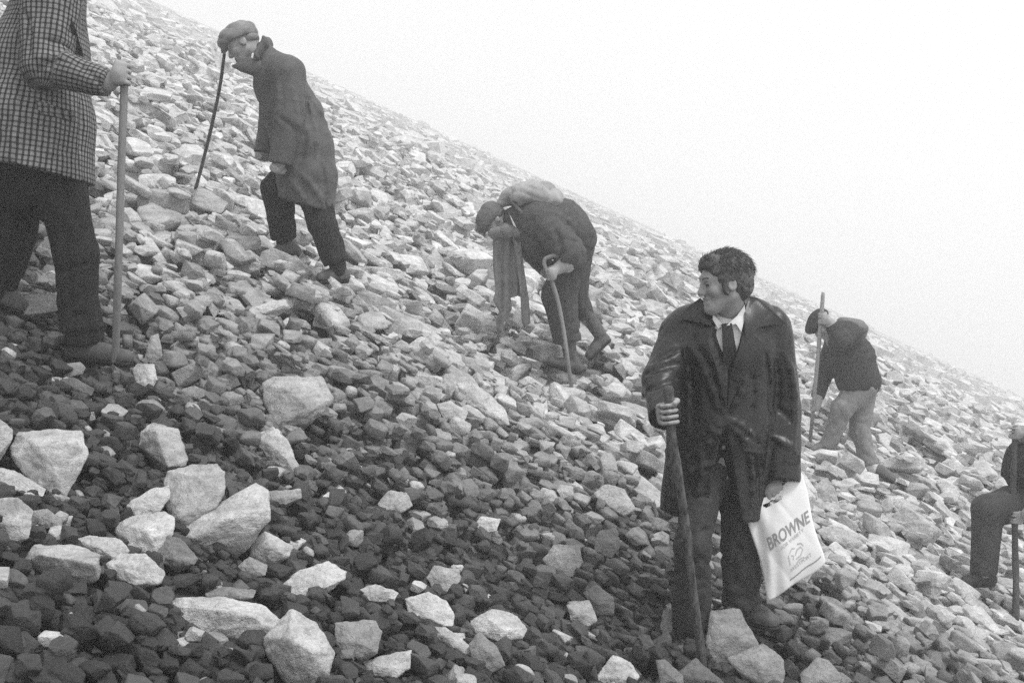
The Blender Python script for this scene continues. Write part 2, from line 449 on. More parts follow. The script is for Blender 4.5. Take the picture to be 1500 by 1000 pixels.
def boulder(i, outline, tone, label, ridge):
    pts = np.array(outline, float)
    cx, cy = pts.mean(0)
    wpx = max(np.ptp(pts[:, 0]), np.ptp(pts[:, 1])); spx = min(np.ptp(pts[:, 0]), np.ptp(pts[:, 1]))
    jb = pts[:, 1].argmax()
    d0 = hit(pts[jb, 0], min(pts[jb, 1] - 0.10 * spx, 1000))
    sc = d0 / FPX
    thick = 0.5 * (0.35 * wpx + 0.65 * spx) * sc
    d = d0 + 0.35 * thick
    V = []
    ytop, ybot = pts[:, 1].min(), pts[:, 1].max()
    lean = lambda y: d - 0.50 * thick + (ybot - y) / max(ybot - ytop, 1) * 1.10 * thick
    for (x, y) in pts:                         # outline: the upper rim lies further back, as on a rock seen from above
        V.append(P(x, y, lean(y)))
    if ridge is None:
        rr = random.Random(i)
        for k in range(3):
            fx = cx + rr.uniform(-.22, .22) * np.ptp(pts[:, 0]); fy = cy + rr.uniform(-.20, .24) * np.ptp(pts[:, 1])
            V.append(P(fx, fy, lean(fy) - thick * rr.uniform(.16, .40)))
    else:
        for (x, y, s) in ridge: V.append(P(x, y, lean(y) - 0.75 * s))
    back = (pts - [cx, cy]) * 0.72 + [cx, cy]
    for (x, y) in back[::2]: V.append(P(x, y, d + thick * 1.35))
    low = P(cx, ybot, d + 0.2 * thick); low[2] -= 0.35 * thick
    V.append(low)
    V = np.array(V); ctr = V.mean(0); L = V - ctr
    bm = bmesh.new()
    for p in L: bm.verts.new(p)
    r = bmesh.ops.convex_hull(bm, input=bm.verts[:])
    bmesh.ops.delete(bm, geom=list({g for g in r["geom_interior"] + r["geom_unused"] if isinstance(g, bmesh.types.BMVert)}), context='VERTS')
    bmesh.ops.triangulate(bm, faces=bm.faces[:])
    bmesh.ops.recalc_face_normals(bm, faces=bm.faces[:])
    V1 = np.array([v.co[:] for v in bm.verts]); bm.verts.index_update()
    F1 = np.array([[v.index for v in f.verts] for f in bm.faces]); bm.free()
    size = wpx * sc
    V1 = V1 * 1.05
    V2, F2 = roughen(V1, F1, 4, size * 0.028, 6.0 / size * 0.75, i + 1, 1)
    me = mesh_np("stone", V2, F2, True)
    o = link("boulder" if label else "stone", me, STONE_OBJ, None if label else slope)
    o.location = ctr
    o.color = (tone, tone, tone, 1)
    if label: tag(o, label, "boulder", "boulders lying on the scree")
    W = V2 + ctr
    x0, y0 = W[:, 0].min(), W[:, 1].min(); x1, y1 = W[:, 0].max(), W[:, 1].max()
    mx, my = (x0 + x1) / 2, (y0 + y1) / 2
    top = np.percentile(W[:, 2], 85) - float(ground(mx, my))
    keep_open(outline, d + 0.3 * thick, .85)
    tone = tone * 0.95
    block(mx, my, (x1 - x0) / 2, (y1 - y0) / 2, 0, max(top, 0.03), 0.85)
    return o

n_child = 0
for i, (ol, tone, lab, rid) in enumerate(BOULDERS):
    boulder(i, ol, tone, lab, rid)
    n_child += lab is None

# ------------------------------------------------------------------ loose stones settled on the slope, one by one
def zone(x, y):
    """1 on the band of small dark stones near the camera, 0 on the pale coarse scree above."""
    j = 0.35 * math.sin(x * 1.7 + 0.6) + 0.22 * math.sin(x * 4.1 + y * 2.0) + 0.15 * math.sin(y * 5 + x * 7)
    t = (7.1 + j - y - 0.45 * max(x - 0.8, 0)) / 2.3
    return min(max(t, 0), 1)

def sample_specs():
    out = []
    for y0 in np.arange(1.8, 29.5, 0.5):
        half = (0.53 if y0 < 10 else 0.51) * (y0 + 0.5) + 0.2
        area = 2 * half * 0.5
        cover, target = 0.0, area * (1.75 if y0 < 6 else 1.45 if y0 < 14 else 1.02)
        while cover < target:
            x = rng.uniform(-half, half); y = y0 + rng.uniform(0, 0.5)
            z = zone(x, y)
            med = 0.0225 * z + (1 - z) * np.interp(y, [4, 6, 10, 14, 20, 30], [.040, .050, .064, .076, .090, .11])
            sg = 0.42 * z + 0.44 * (1 - z)
            a = med * math.exp(rng.normal(0, sg)) * (1.5 if rng.random() < .05 else 1)
            a = min(max(a, 0.55 * med), (1.9 if z > .25 else 2.9 if y < 12 else 2.3) * med)
            out.append((x, y, a, z)); cover += math.pi * a * a * 0.78
    return out

specs = sample_specs()
specs.sort(key=lambda s: -s[2] * math.exp(random.gauss(0, 0.45)))
PL = []                                       # x, y, z, a, b, c, yaw, tilt_x, tilt_y, tone, proto
tanx, tany = GB, GC
for (x, y, a, z) in specs:
    b = a * rng.uniform(0.50, 0.95); c = a * rng.uniform(0.22, 0.56)
    if z > .4: b = a * rng.uniform(0.60, 0.95); c = a * rng.uniform(0.38, 0.72)
    best = None
    for _ in range(4):
        xx = x + rng.normal(0, 0.12 + a); yy = y + rng.normal(0, 0.12 + a)
        i, j = int((xx - GX0) / CELL), int((yy - GY0) / CELL)
        if 0 <= i < NX and 0 <= j < NY and not BLOCK[j, i]:
            h = H[j, i]
            if best is None or h < best[0]: best = (h, xx, yy)
    if best is None: continue
    _, x, y = best
    w = win(x, y, a)
    if w is None: continue
    sj, si, X, Y = w
    yaw = rng.uniform(0, 2 * math.pi) if rng.random() < 0.6 else rng.normal(-0.5, 0.5)
    tx, ty = rng.normal(0, 0.24), rng.normal(-0.05, 0.24)
    if rng.random() < 0.10: tx += rng.choice([-0.6, 0.6])
    cs, sn = math.cos(yaw), math.sin(yaw)
    U, Vv = (X * cs + Y * sn) / a, (-X * sn + Y * cs) / b
    q = U * U + Vv * Vv
    m = q < 1
    if not m.any() or BLOCK[sj, si][q < 0.55].any(): continue
    e = c * np.sqrt(np.clip(1 - q * q, 0, 1))
    pl = tx * X + ty * Y
    need = (H[sj, si] - (pl - e))[m]
    pc = int((0.90 if z > .4 else 0.82) * (len(need) - 1))
    hz = np.partition(need, pc)[pc] - (0.05 if z > .4 else 0.12) * c
    hz = min(hz, 0.40)
    gz = float(ground(x, y)) + hz
    if hides(x, y, gz + 0.8 * c) or hides(x, y, gz) or hides(x - 0.7 * a, y, gz) or hides(x + 0.7 * a, y, gz): continue
    top = (hz + pl + e)
    H[sj, si] = np.where(m, np.maximum(H[sj, si], top), H[sj, si])
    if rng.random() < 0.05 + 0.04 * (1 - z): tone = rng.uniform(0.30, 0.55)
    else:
        tone = z * 0.03 * math.exp(rng.normal(0.30, 0.45)) + (1 - z) * rng.uniform(0.36 + .10 * min(max(y - 8, 0) / 8, 1), 0.62)  # paler with distance: some of the mist's fading is put into the tone
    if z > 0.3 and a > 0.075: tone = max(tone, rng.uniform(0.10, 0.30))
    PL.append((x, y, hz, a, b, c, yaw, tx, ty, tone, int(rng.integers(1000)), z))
PL = np.array(PL)
PZ = ground(PL[:, 0], PL[:, 1]) + PL[:, 2]

def stone_axes(k):
    x, y, h, a, b, c, yaw, tx, ty = PL[k, :9]
    sx, sy = tanx + tx, tany + ty
    n = np.array([-sx, -sy, 1.0]); n /= np.linalg.norm(n)
    u = np.array([math.cos(yaw), math.sin(yaw), 0]); u = u - n * u.dot(n); u /= np.linalg.norm(u)
    v = np.cross(n, u)
    return u, v, n

# the largest ones in view become stones of their own
ii = ((PL[:, 0] - GX0) / CELL).astype(int); jj = ((PL[:, 1] - GY0) / CELL).astype(int)
bury = H[jj, ii] - (PL[:, 2] + PL[:, 5])
pxs = 750 + PL[:, 0] / PL[:, 1] * FPX; pys = 500 - (PZ - CAMZ) / PL[:, 1] * FPX
seen = (pxs > 0) & (pxs < 1500) & (pys < 1000) & (pys > 0) & (bury < 0.02)
app = np.where(seen, np.sqrt(PL[:, 3] * PL[:, 4]) / PL[:, 1] * (0.6 + PL[:, 9]), 0)
single = set(np.argsort(-app)[:300 - n_child].tolist())

HI = []
for i in range(24):
    V, Fc = polytope(700 + i, 0.10, 6 + i % 4)
    V2, F2 = roughen(V, Fc, 2, 0.05, 2.0, i + 40, 1)
    HI.append(mesh_np("stone", V2, F2, True)); HI[-1].materials.append(STONE_OBJ)
for k in sorted(single):
    u, v, n = stone_axes(k)
    a, b, c = PL[k, 3:6]
    o = link("stone", HI[int(PL[k, 10]) % len(HI)], None, slope)
    M = np.eye(4); M[:3, 0] = u * a; M[:3, 1] = v * b; M[:3, 2] = n * c
    M[:3, 3] = (PL[k, 0], PL[k, 1], PZ[k])
    o.matrix_world = Matrix(M.tolist())
    t = PL[k, 9]; o.color = (t, t, t, 1)

vs, fs, ts, sm, base = [], [], [], [], 0
for k in range(len(PL)):
    if k in single: continue
    px_size = PL[k, 3] / PL[k, 1] * FPX
    vis = bury[k] < 0.6 * PL[k, 3] and -60 < pxs[k] < 1560 and pys[k] < 1060
    lst = (PEB if PL[k, 10] % 9 < 5 else PROTO) if (vis and PL[k, 11] > .35 and 5.5 < px_size <= 14) else MID if (vis and px_size > 11 and PL[k, 1] < 8) else PROTO if (vis and px_size > 9 and PL[k, 1] < 12) else PROTO_FAR if (vis or PL[k, 1] < 4) else PROTO_TINY
    V, Fc = lst[int(PL[k, 10]) % len(lst)]
    sm.append(np.full(len(Fc), lst is MID or lst is PEB))
    u, v, n = stone_axes(k)
    a, b, c = PL[k, 3:6]
    vs.append(V @ np.stack([u * a, v * b, n * c]) + np.array([PL[k, 0], PL[k, 1], PZ[k]]))
    fs.append(Fc + base); base += len(V)
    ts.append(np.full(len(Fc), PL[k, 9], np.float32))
for _ in range(9500):                          # far up in the mist, where single stones are only a few pixels
    y = 29.0 + 66.0 * rng.random() ** 1.25; x = rng.uniform(-.52, .52) * y
    a = 0.17 * math.exp(rng.normal(0, .4)); b = a * rng.uniform(.55, .95); c = a * rng.uniform(.3, .6)
    sx, sy = tanx + rng.normal(0, .25), 0.16 + rng.normal(0, .25)
    n = np.array([-sx, -sy, 1.0]); n /= np.linalg.norm(n); yaw = rng.uniform(0, 6.3)
    u = np.array([math.cos(yaw), math.sin(yaw), 0]); u = u - n * u.dot(n); u /= np.linalg.norm(u); v = np.cross(n, u)
    V, Fc = PROTO_TINY[int(rng.integers(len(PROTO_TINY)))]
    vs.append(V @ np.stack([u * a, v * b, n * c]) + np.array([x, y, float(surface(x, y)) - .2 + rng.uniform(0, .12)]))
    fs.append(Fc + base); base += len(V); sm.append(np.zeros(len(Fc), bool)); ts.append(np.full(len(Fc), rng.uniform(.44, .60), np.float32))  # pale tone also carries part of the fading into mist
me = mesh_np("small_stones", np.concatenate(vs), np.concatenate(fs), False)
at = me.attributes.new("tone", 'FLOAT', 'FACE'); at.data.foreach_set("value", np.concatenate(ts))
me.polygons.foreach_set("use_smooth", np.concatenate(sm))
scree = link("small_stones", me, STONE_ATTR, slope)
tag(scree, kind="stuff")



# ------------------------------------------------------------------ figures: smooth solids from blended limbs
def nrm(v):
    v = np.asarray(v, float); return v / np.linalg.norm(v)

def cone(a, b, ra, rb, k=0.02, squash=None, flat=(0, 0), op='add'):
    a, b = np.asarray(a, float), np.asarray(b, float); ab = b - a; L2 = max(ab.dot(ab), 1e-9); ax = ab / math.sqrt(L2)
    def f(p):
        q = p - a
        t = np.clip((q @ ab) / L2, 0, 1)
        w = q - t[..., None] * ab
        if squash is not None:
            n, s = squash; w = w + ((s - 1) * (w @ n))[..., None] * n
        d = np.sqrt((w * w).sum(-1)) - (ra + (rb - ra) * t)
        if flat[0]: d = np.maximum(d, -(q @ ax))
        if flat[1]: d = np.maximum(d, (p - b) @ ax)
        return d
    R = max(ra, rb) * (1.0 if squash is None else max(1.0, 1.0 / min(squash[1], 1.0)))
    return (f, np.minimum(a, b) - R, np.maximum(a, b) + R, k, op)

def ball(c, r, k=0.02, frame=None, op='add'):
    """Ellipsoid with radii r along the rows of frame."""
    c = np.asarray(c, float); r = np.asarray(r if np.ndim(r) else (r, r, r), float)
    Fm = np.eye(3) if frame is None else np.asarray(frame)
    def f(p):
        q = (p - c) @ Fm.T
        k0 = np.sqrt(((q / r) ** 2).sum(-1)); k1 = np.sqrt(((q / (r * r)) ** 2).sum(-1)) + 1e-9
        return k0 * (k0 - 1) / k1
    return (f, c - r.max(), c + r.max(), k, op)

def plane_cut(pt, n):
    pt, n = np.asarray(pt, float), nrm(n)
    return (lambda p: (p - pt) @ n, None, None, 0.0, 'cut')

def tube(pts, rad, k=0.02, squash=None, flat=(0, 0)):
    out = []
    for i in range(len(pts) - 1):
        fl = (flat[0] if i == 0 else 0, flat[1] if i == len(pts) - 2 else 0)
        out.append(cone(pts[i], pts[i + 1], rad[i], rad[i + 1], k, squash, fl))
    return out

def nets(D, lo, vox):
    s = D < 0
    n0, n1, n2 = D.shape
    cnt = np.zeros((n0 - 1, n1 - 1, n2 - 1), np.int8)
    offs = [(i, j, k) for i in (0, 1) for j in (0, 1) for k in (0, 1)]
    for (i, j, k) in offs: cnt += s[i:n0 - 1 + i, j:n1 - 1 + j, k:n2 - 1 + k]
    C = np.argwhere((cnt > 0) & (cnt < 8))
    idx = np.full(cnt.shape, -1, np.int32); idx[C[:, 0], C[:, 1], C[:, 2]] = np.arange(len(C))
    val = {o: D[C[:, 0] + o[0], C[:, 1] + o[1], C[:, 2] + o[2]] for o in offs}
    acc = np.zeros((len(C), 3)); num = np.zeros(len(C))
    for o in offs:
        for ax in range(3):
            if o[ax]: continue
            o2 = list(o); o2[ax] = 1; o2 = tuple(o2)
            a, b = val[o], val[o2]
            m = (a < 0) != (b < 0)
            t = np.where(m, a / np.where(m, a - b, 1), 0)
            pos = np.array(o, float) + t[:, None] * np.eye(3)[ax]
            acc += pos * m[:, None]; num += m
    V = lo + (C + acc / num[:, None]) * vox
    Q = []
    for ax in range(3):
        a1, a2 = [(1, 2), (2, 0), (0, 1)][ax]
        sl0 = [slice(None)] * 3; sl1 = [slice(None)] * 3
        sl0[ax] = slice(0, -1); sl1[ax] = slice(1, None)
        E = np.argwhere(s[tuple(sl0)] != s[tuple(sl1)])
        E = E[(E[:, a1] > 0) & (E[:, a2] > 0) & (E[:, a1] < D.shape[a1] - 1) & (E[:, a2] < D.shape[a2] - 1)]
        ids = []
        for (u, w) in ((-1, -1), (0, -1), (0, 0), (-1, 0)):
            c = E.copy(); c[:, a1] += u; c[:, a2] += w
            ids.append(idx[c[:, 0], c[:, 1], c[:, 2]])
        q = np.stack(ids, 1)
        flip = ~s[E[:, 0], E[:, 1], E[:, 2]]
        q[flip] = q[flip][:, ::-1]
        Q.append(q[(q >= 0).all(1)])
    return V, np.concatenate(Q)

def solid(prims, vox, wrinkle=None):
    add = [p for p in prims if p[4] == 'add']
    lo = np.min([p[1] for p in add], 0) - 3 * vox; hi = np.max([p[2] for p in add], 0) + 3 * vox
    n = np.ceil((hi - lo) / vox).astype(int) + 1
    ax = [lo[i] + np.arange(n[i]) * vox for i in range(3)]
    D = np.full(n, 0.3, np.float32)
    for f, bl, bh, k, op in prims:
        if bl is None:
            sl = (slice(0, n[0]), slice(0, n[1]), slice(0, n[2]))
        else:
            pad = k + 3 * vox
            i0 = np.clip(np.floor((bl - pad - lo) / vox).astype(int), 0, n - 1); i1 = np.clip(np.ceil((bh + pad - lo) / vox).astype(int) + 1, 1, n)
            if (i1 <= i0).any(): continue
            sl = tuple(slice(a, b) for a, b in zip(i0, i1))
        G = np.stack(np.meshgrid(ax[0][sl[0]], ax[1][sl[1]], ax[2][sl[2]], indexing='ij'), -1)
        d = f(G).astype(np.float32); A = D[sl]
        if op == 'add':
            h = np.clip(0.5 + 0.5 * (A - d) / max(k, 1e-6), 0, 1); D[sl] = A * (1 - h) + d * h - k * h * (1 - h)
        elif op == 'sub':
            d = -d
            h = np.clip(0.5 + 0.5 * (d - A) / max(k, 1e-6), 0, 1); D[sl] = A * (1 - h) + d * h + k * h * (1 - h)
        elif op == 'cut':
            D[sl] = np.maximum(A, d)
    if wrinkle:
        amp, freq, seed, axis = wrinkle
        G = np.stack(np.meshgrid(*ax, indexing='ij'), -1)
        D += creases(G, amp, freq, seed, axis).astype(np.float32)
    return nets(D, lo, vox)

def creases(p, amp, freq, seed, axis):
    """Uneven cloth folds that run roughly along axis."""
    r = np.random.default_rng(seed); axis = nrm(axis)
    out = 0
    for i in range(5):
        d = r.normal(size=3); d = nrm(d - 0.75 * d.dot(axis) * axis)
        f = 1.55 * freq * r.uniform(0.7, 1.9)
        d2 = nrm(r.normal(size=3)); d3 = nrm(r.normal(size=3))
        ph = p @ d * f + 1.8 * np.sin(p @ d2 * f * 0.45 + r.uniform(0, 6)) + r.uniform(0, 6)
        mod = 0.5 + 0.5 * np.sin(p @ d3 * f * 0.35 + r.uniform(0, 6))
        out = out + (1 - 2 * np.abs(np.sin(ph)) ** 0.7) * mod * (1.55 * freq / f)
    return out * amp * 0.85

from mathutils.bvhtree import BVHTree
BVH = {}
CAMP = Vector((0, 0, CAMZ))
def origin(o):
    v = np.zeros(3)
    while o is not None:
        v = v + np.array(o.location); o = o.parent
    return v
def fold_prims(prims, vox, folds):
    """Ridges (+) and grooves (-) laid on the surface of a garment, given as pixel lines and a radius in pixels."""
    V, Q = solid(prims, vox * 1.7)
    tree = BVHTree.FromPolygons([tuple(v) for v in V], [tuple(q) for q in Q])
    out = []
    for (ax, ay, bx, by, r) in folds:
        pts = []
        for t in np.linspace(0, 1, 5):
            bow = 4 * t * (1 - t) * 0.06
            x, y = ax + (bx - ax) * t + (by - ay) * bow, ay + (by - ay) * t - (bx - ax) * bow
            dr = Vector(((x - 750) / FPX, 1.0, (500 - y) / FPX)); L = dr.length
            loc, _, _, dist = tree.ray_cast(CAMP, dr / L)
            if loc is not None: pts.append((x, y, dist / L))
        if len(pts) < 3: continue
        for i in range(len(pts) - 1):
            (x0, y0, d0_), (x1, y1, d1_) = pts[i], pts[i + 1]
            if abs(d0_ - d1_) > 0.08: continue
            rm = abs(r) * d0_ / FPX; k0 = (0.45, .85, 1, .85, .45)
            r0, r1 = rm * k0[min(i, 4)], rm * k0[min(i + 1, 4)]
            o0, o1 = (r0 * 0.35, r1 * 0.35) if r > 0 else (-r0 * 0.45, -r1 * 0.45)
            out.append(cone(P(x0, y0, d0_ + o0), P(x1, y1, d1_ + o1), r0, r1, .014, op='add' if r > 0 else 'sub'))
    return out

def part(name, prims, vox, mat, root, wrinkle=None, keep=None, attr=None, folds=None):
    if folds: prims = list(prims) + fold_prims(prims, vox, folds)
    V, Q = solid(prims, vox, wrinkle)
    if keep: BVH[keep] = BVHTree.FromPolygons([tuple(v) for v in V], [tuple(q) for q in Q])
    org = origin(root)
    me = mesh_np(name, V - org, Q, True)
    if attr is not None:
        a = me.attributes.new("weave", 'FLOAT_VECTOR', 'POINT')
        a.data.foreach_set("vector", attr(V).astype(np.float32).ravel())
    return link(name, me, mat, root)

def root_at(name, pt, label, cat, group=None):
    o = bpy.data.objects.new(name, None); col.objects.link(o); o.location = pt
    o.empty_display_size = 0.2
    return tag(o, label, cat, group)

def patch(name, outline, key, mat, root, offset=0.01, thick=0.006, step=5.0, fallback=None, puff=0.0):
    """A piece of cloth of the given outline lying on a garment."""
    p = np.array(outline, float)
    bm = bmesh.new()
    f = bm.faces.new([bm.verts.new((x, y, 0)) for x, y in p])
    bmesh.ops.triangulate(bm, faces=bm.faces[:])
    for _ in range(5):
        le = [e for e in bm.edges if e.calc_length() > step]
        if not le: break
        bmesh.ops.subdivide_edges(bm, edges=le, cuts=1)
        bmesh.ops.triangulate(bm, faces=bm.faces[:])
    bm.verts.index_update()
    v2 = np.array([v.co[:2] for v in bm.verts]); F0 = np.array([[v.index for v in t.verts] for t in bm.faces])
    bnd = [(e.verts[0].index, e.verts[1].index) for e in bm.edges if e.is_boundary]
    bm.free()
    W, ds = [], []
    for (x, y) in v2:
        dr = Vector(((x - 750) / FPX, 1.0, (500 - y) / FPX)); L = dr.length
        loc, _, _, dist = BVH[key].ray_cast(CAMP, dr / L)
        ds.append(dist / L if loc is not None else np.nan)
    ds = np.array(ds)
    med = np.nanmedian(ds) if fallback is None else fallback
    ds = np.where(np.isnan(ds), med, ds)
    ds = np.clip(ds, np.median(ds) - 0.12, np.median(ds) + 0.12)
    nb = [[] for _ in range(len(v2))]
    for t in F0:
        for a in t: nb[a] += [b for b in t if b != a]
    for _ in range(14): ds = np.array([0.4 * ds[i] + 0.6 * np.mean(ds[nb[i]]) for i in range(len(ds))])
    c = p.mean(0); rad = np.abs(p - c).max()
    off = offset + puff * np.clip(1 - np.linalg.norm(v2 - c, axis=1) / rad, 0, 1)
    A = np.array([P(x, y, d - o) for (x, y), d, o in zip(v2, ds, off)])
    B = np.array([P(x, y, d - o + thick) for (x, y), d, o in zip(v2, ds, off)])
    n = len(A)
    sides = []
    for a, b in bnd: sides += [[a, b, b + n], [a, b + n, a + n]]
    V = np.concatenate([A, B]) - origin(root)
    Fc = np.concatenate([F0, F0[:, ::-1] + n, np.array(sides)])
    me = mesh_np(name, V, Fc, False)
    bm = bmesh.new(); bm.from_mesh(me); bmesh.ops.recalc_face_normals(bm, faces=bm.faces[:]); bm.to_mesh(me); bm.free()
    return link(name, me, mat, root)

def frame(fwd, up):
    f = nrm(fwd); u = np.asarray(up, float); u = nrm(u - f * u.dot(f)); return np.stack([f, np.cross(u, f), u])   # forward, left, up

def head_prims(c, fwd, up, neck, s=1.0, neck_r=0.055):
    Fm = frame(fwd, up); c = np.asarray(c, float)
    T = lambda x, y, z: c + s * (x * Fm[0] + y * Fm[1] + z * Fm[2])
    o = [ball(T(-.014, 0, .035), s * np.array((.099, .076, .088)), .02, Fm),
         cone(T(.028, 0, .01), T(.050, 0, -.080), s * .062, s * .035, .03),
         cone(T(.00, .045, -.045), T(.060, .018, -.092), s * .022, s * .020, .02), cone(T(.00, -.045, -.045), T(.060, -.018, -.092), s * .022, s * .020, .02),
         ball(T(.058, .038, -.022), s * .026, .02), ball(T(.058, -.038, -.022), s * .026, .02),
         cone(T(.076, -.032, .026), T(.076, .032, .026), s * .012, s * .012, .020),
         cone(T(.086, 0, .018), T(.107, 0, -.026), s * .009, s * .0115, .013),
         ball(T(.096, .011, -.030), s * .009, .008), ball(T(.096, -.011, -.030), s * .009, .008),
         ball(T(.072, 0, -.098), s * .020, .022),
         cone(T(.086, -.020, -.053), T(.086, .020, -.053), s * .0065, s * .0065, .009),
         cone(T(.083, -.017, -.070), T(.083, .017, -.070), s * .0075, s * .0075, .009),
         ball(T(.101, .033, .004), s * np.array((.022, .020, .013)), .010, Fm, 'sub'), ball(T(.101, -.033, .004), s * np.array((.022, .020, .013)), .010, Fm, 'sub'),
         ball(T(.076, .031, .005), s * .0125, .003), ball(T(.076, -.031, .005), s * .0125, .003),
         cone(T(.098, 0, -.061), T(.076, .034, -.054), s * .0045, s * .003, .005, op='sub'), cone(T(.098, 0, -.061), T(.076, -.034, -.054), s * .0045, s * .003, .005, op='sub'),
         cone(T(.098, .020, -.030), T(.078, .040, -.056), s * .004, s * .003, .008, op='sub'), cone(T(.098, -.020, -.030), T(.078, -.040, -.056), s * .004, s * .003, .008, op='sub')]
    for sg in (1, -1):
        o += [ball(T(-.004, sg * .079, -.004), s * np.array((.021, .009, .028)), .006, Fm), ball(T(.000, sg * .090, .000), s * np.array((.015, .009, .020)), .004, Fm, 'sub')]
    o.append(cone(T(-.022, 0, -.045), neck, s * neck_r, s * neck_r * 1.1, .03))
    return o, T, Fm

def grip_prims(c, t, kdir, ndir, r, wrist, s=1.0):
    """A closed hand round a shaft: axis t, knuckles on side kdir, fingers passing over side ndir."""
    c = np.asarray(c, float); t = nrm(t); kk = nrm(kdir - t * np.dot(kdir, t)); nn = nrm(np.cross(t, kk)); nn = nn if nn.dot(ndir) > 0 else -nn
    o = []; fr = .0080 * s
    for i, off in enumerate((.0330, .0112, -.0106, -.0318)):
        R = r + fr * 0.9
        end = (215, 225, 220, 205)[i]
        ang = np.radians(np.linspace(-42, end, 6))
        bulge = [1.35, 1.18, 1.0, 1.0, 1.0, 1.0]
        pts = [c + t * off * s + R * b * (math.cos(a) * kk + math.sin(a) * nn) for a, b in zip(ang, bulge)]
        rr = [fr * 1.12, fr * 1.05, fr, fr, fr * .95, fr * .85]
        o += tube(pts, rr, .002)
    R = r + .012 * s
    pal = c - nn * (R + .002) + kk * (.35 * R)
    o += [cone(c + kk * R * 1.0 - nn * R * .75 + t * .028 * s, c + kk * R * 1.0 - nn * R * .75 - t * .026 * s, .012 * s, .011 * s, .010),
          cone(pal + t * .026 * s, pal - t * .028 * s, .018 * s, .017 * s, .014)]
    wrist = np.asarray(wrist, float)
    o.append(cone(pal, wrist, .024 * s, .026 * s, .02))
    th = [pal + t * .022 * s - kk * .010, c + t * .045 * s - nn * R * .5 - kk * R * .9, c + t * .046 * s + nn * R * .35 - kk * R * 1.0, c + t * .040 * s + nn * R * 1.0 - kk * R * .35]
    o += tube(th, [.014 * s, .0115 * s, .0105 * s, .0090 * s], .006)
    return o

def shoe_parts(root, heel, toe, ankle, mat, sole_mat, name="shoe", w=0.042, up=(0, 0, 1)):
    heel, toe, ankle = (np.asarray(x, float) for x in (heel, toe, ankle))
    f = nrm(toe - heel); u = np.asarray(up, float); u = nrm(u - f * u.dot(f)); L = np.linalg.norm(toe - heel)
    hz = u * 0.040
    pr = [cone(heel + f * .035 + hz, heel + f * L * .55 + hz * .95, .037, .040, .02), cone(heel + f * L * .55 + hz * .9, toe - f * .045 + hz * .78, .041, .037, .02),
          cone(heel + f * .05 + hz, ankle, .040, .037, .03), cone(heel + f * .07 + hz * 1.6, heel + f * L * .6 + hz * 1.2, .034, .026, .03),
          plane_cut(heel + u * 0.012, -u)]
    o = part(name, pr, 0.009, mat, root)
    sp = [cone(heel + f * .038 + u * .02, toe - f * .043 + u * .02, .0375, .0385, .01), plane_cut(heel + u * .014, u), plane_cut(heel - u * .008, -u)]
    V, Q = solid(sp, 0.008)
    link("sole", mesh_np("sole", V - origin(root), Q, True), sole_mat, o)
    return o

def spline(pts, n):
    pts = np.array(pts, float); out = []
    ext = np.vstack([2 * pts[0] - pts[1], pts, 2 * pts[-1] - pts[-2]])
    for i in range(len(pts) - 1):
        p0, p1, p2, p3 = ext[i:i + 4]
        for t in np.linspace(0, 1, n, endpoint=False):
            out.append(0.5 * ((2 * p1) + (-p0 + p2) * t + (2 * p0 - 5 * p1 + 4 * p2 - p3) * t ** 2 + (-p0 + 3 * p1 - 3 * p2 + p3) * t ** 3))
    out.append(pts[-1]); return np.array(out)

def stick(label, pts, r0, r1, mat, knots=0.08, seed=1, group="walking sticks", per=14, sides=12):
    c = spline(pts, per); r = np.random.default_rng(seed)
    base = c[-1].copy()
    V, Fc = [], []
    n = len(c); ph = r.uniform(0, 6, 6)
    s = np.concatenate([[0], np.cumsum(np.linalg.norm(np.diff(c, axis=0), axis=1))])
    for i in range(n):
        t = nrm(c[min(i + 1, n - 1)] - c[max(i - 1, 0)])
        a = nrm(np.cross(t, [0.3, 1, 0.1])); b = np.cross(t, a)
        rad = r0 + (r1 - r0) * i / (n - 1)
        rad *= 1 + knots * (np.sin(s[i] * 23 + ph[0]) * .5 + np.sin(s[i] * 41 + ph[1]) * .35 + max(0, np.sin(s[i] * 9 + ph[2])) ** 8 * 1.3)
        wob = knots * r0 * 0.8 * (a * np.sin(s[i] * 8 + ph[3]) + b * np.sin(s[i] * 11 + ph[4]))
        if i in (0, n - 1): rad *= 0.80
        for k in range(sides):
            an = 2 * math.pi * k / sides
            V.append(c[i] + wob + rad * (1 + knots * .5 * math.sin(3 * an + s[i] * 14)) * (math.cos(an) * a + math.sin(an) * b))
    for i in range(n - 1):
        for k in range(sides):
            k2 = (k + 1) % sides
            Fc.append([i * sides + k, i * sides + k2, (i + 1) * sides + k2, (i + 1) * sides + k])
    V = np.array(V)
    caps = []
    for i0, cc in ((0, c[0]), ((n - 1) * sides, c[-1])):
        V = np.vstack([V, cc]); ci = len(V) - 1
        for k in range(sides): caps.append((i0 + k, i0 + (k + 1) % sides, ci))
    me = bpy.data.meshes.new("walking_stick")
    me.from_pydata([tuple(v) for v in V - base], [], [tuple(q) for q in Fc] + caps)
    bm = bmesh.new(); bm.from_mesh(me); bmesh.ops.recalc_face_normals(bm, faces=bm.faces[:]); bm.to_mesh(me); bm.free()
    for p_ in me.polygons: p_.use_smooth = True
    o = link("walking_stick", me, mat); o.location = base
    return tag(o, label, "walking stick", group)

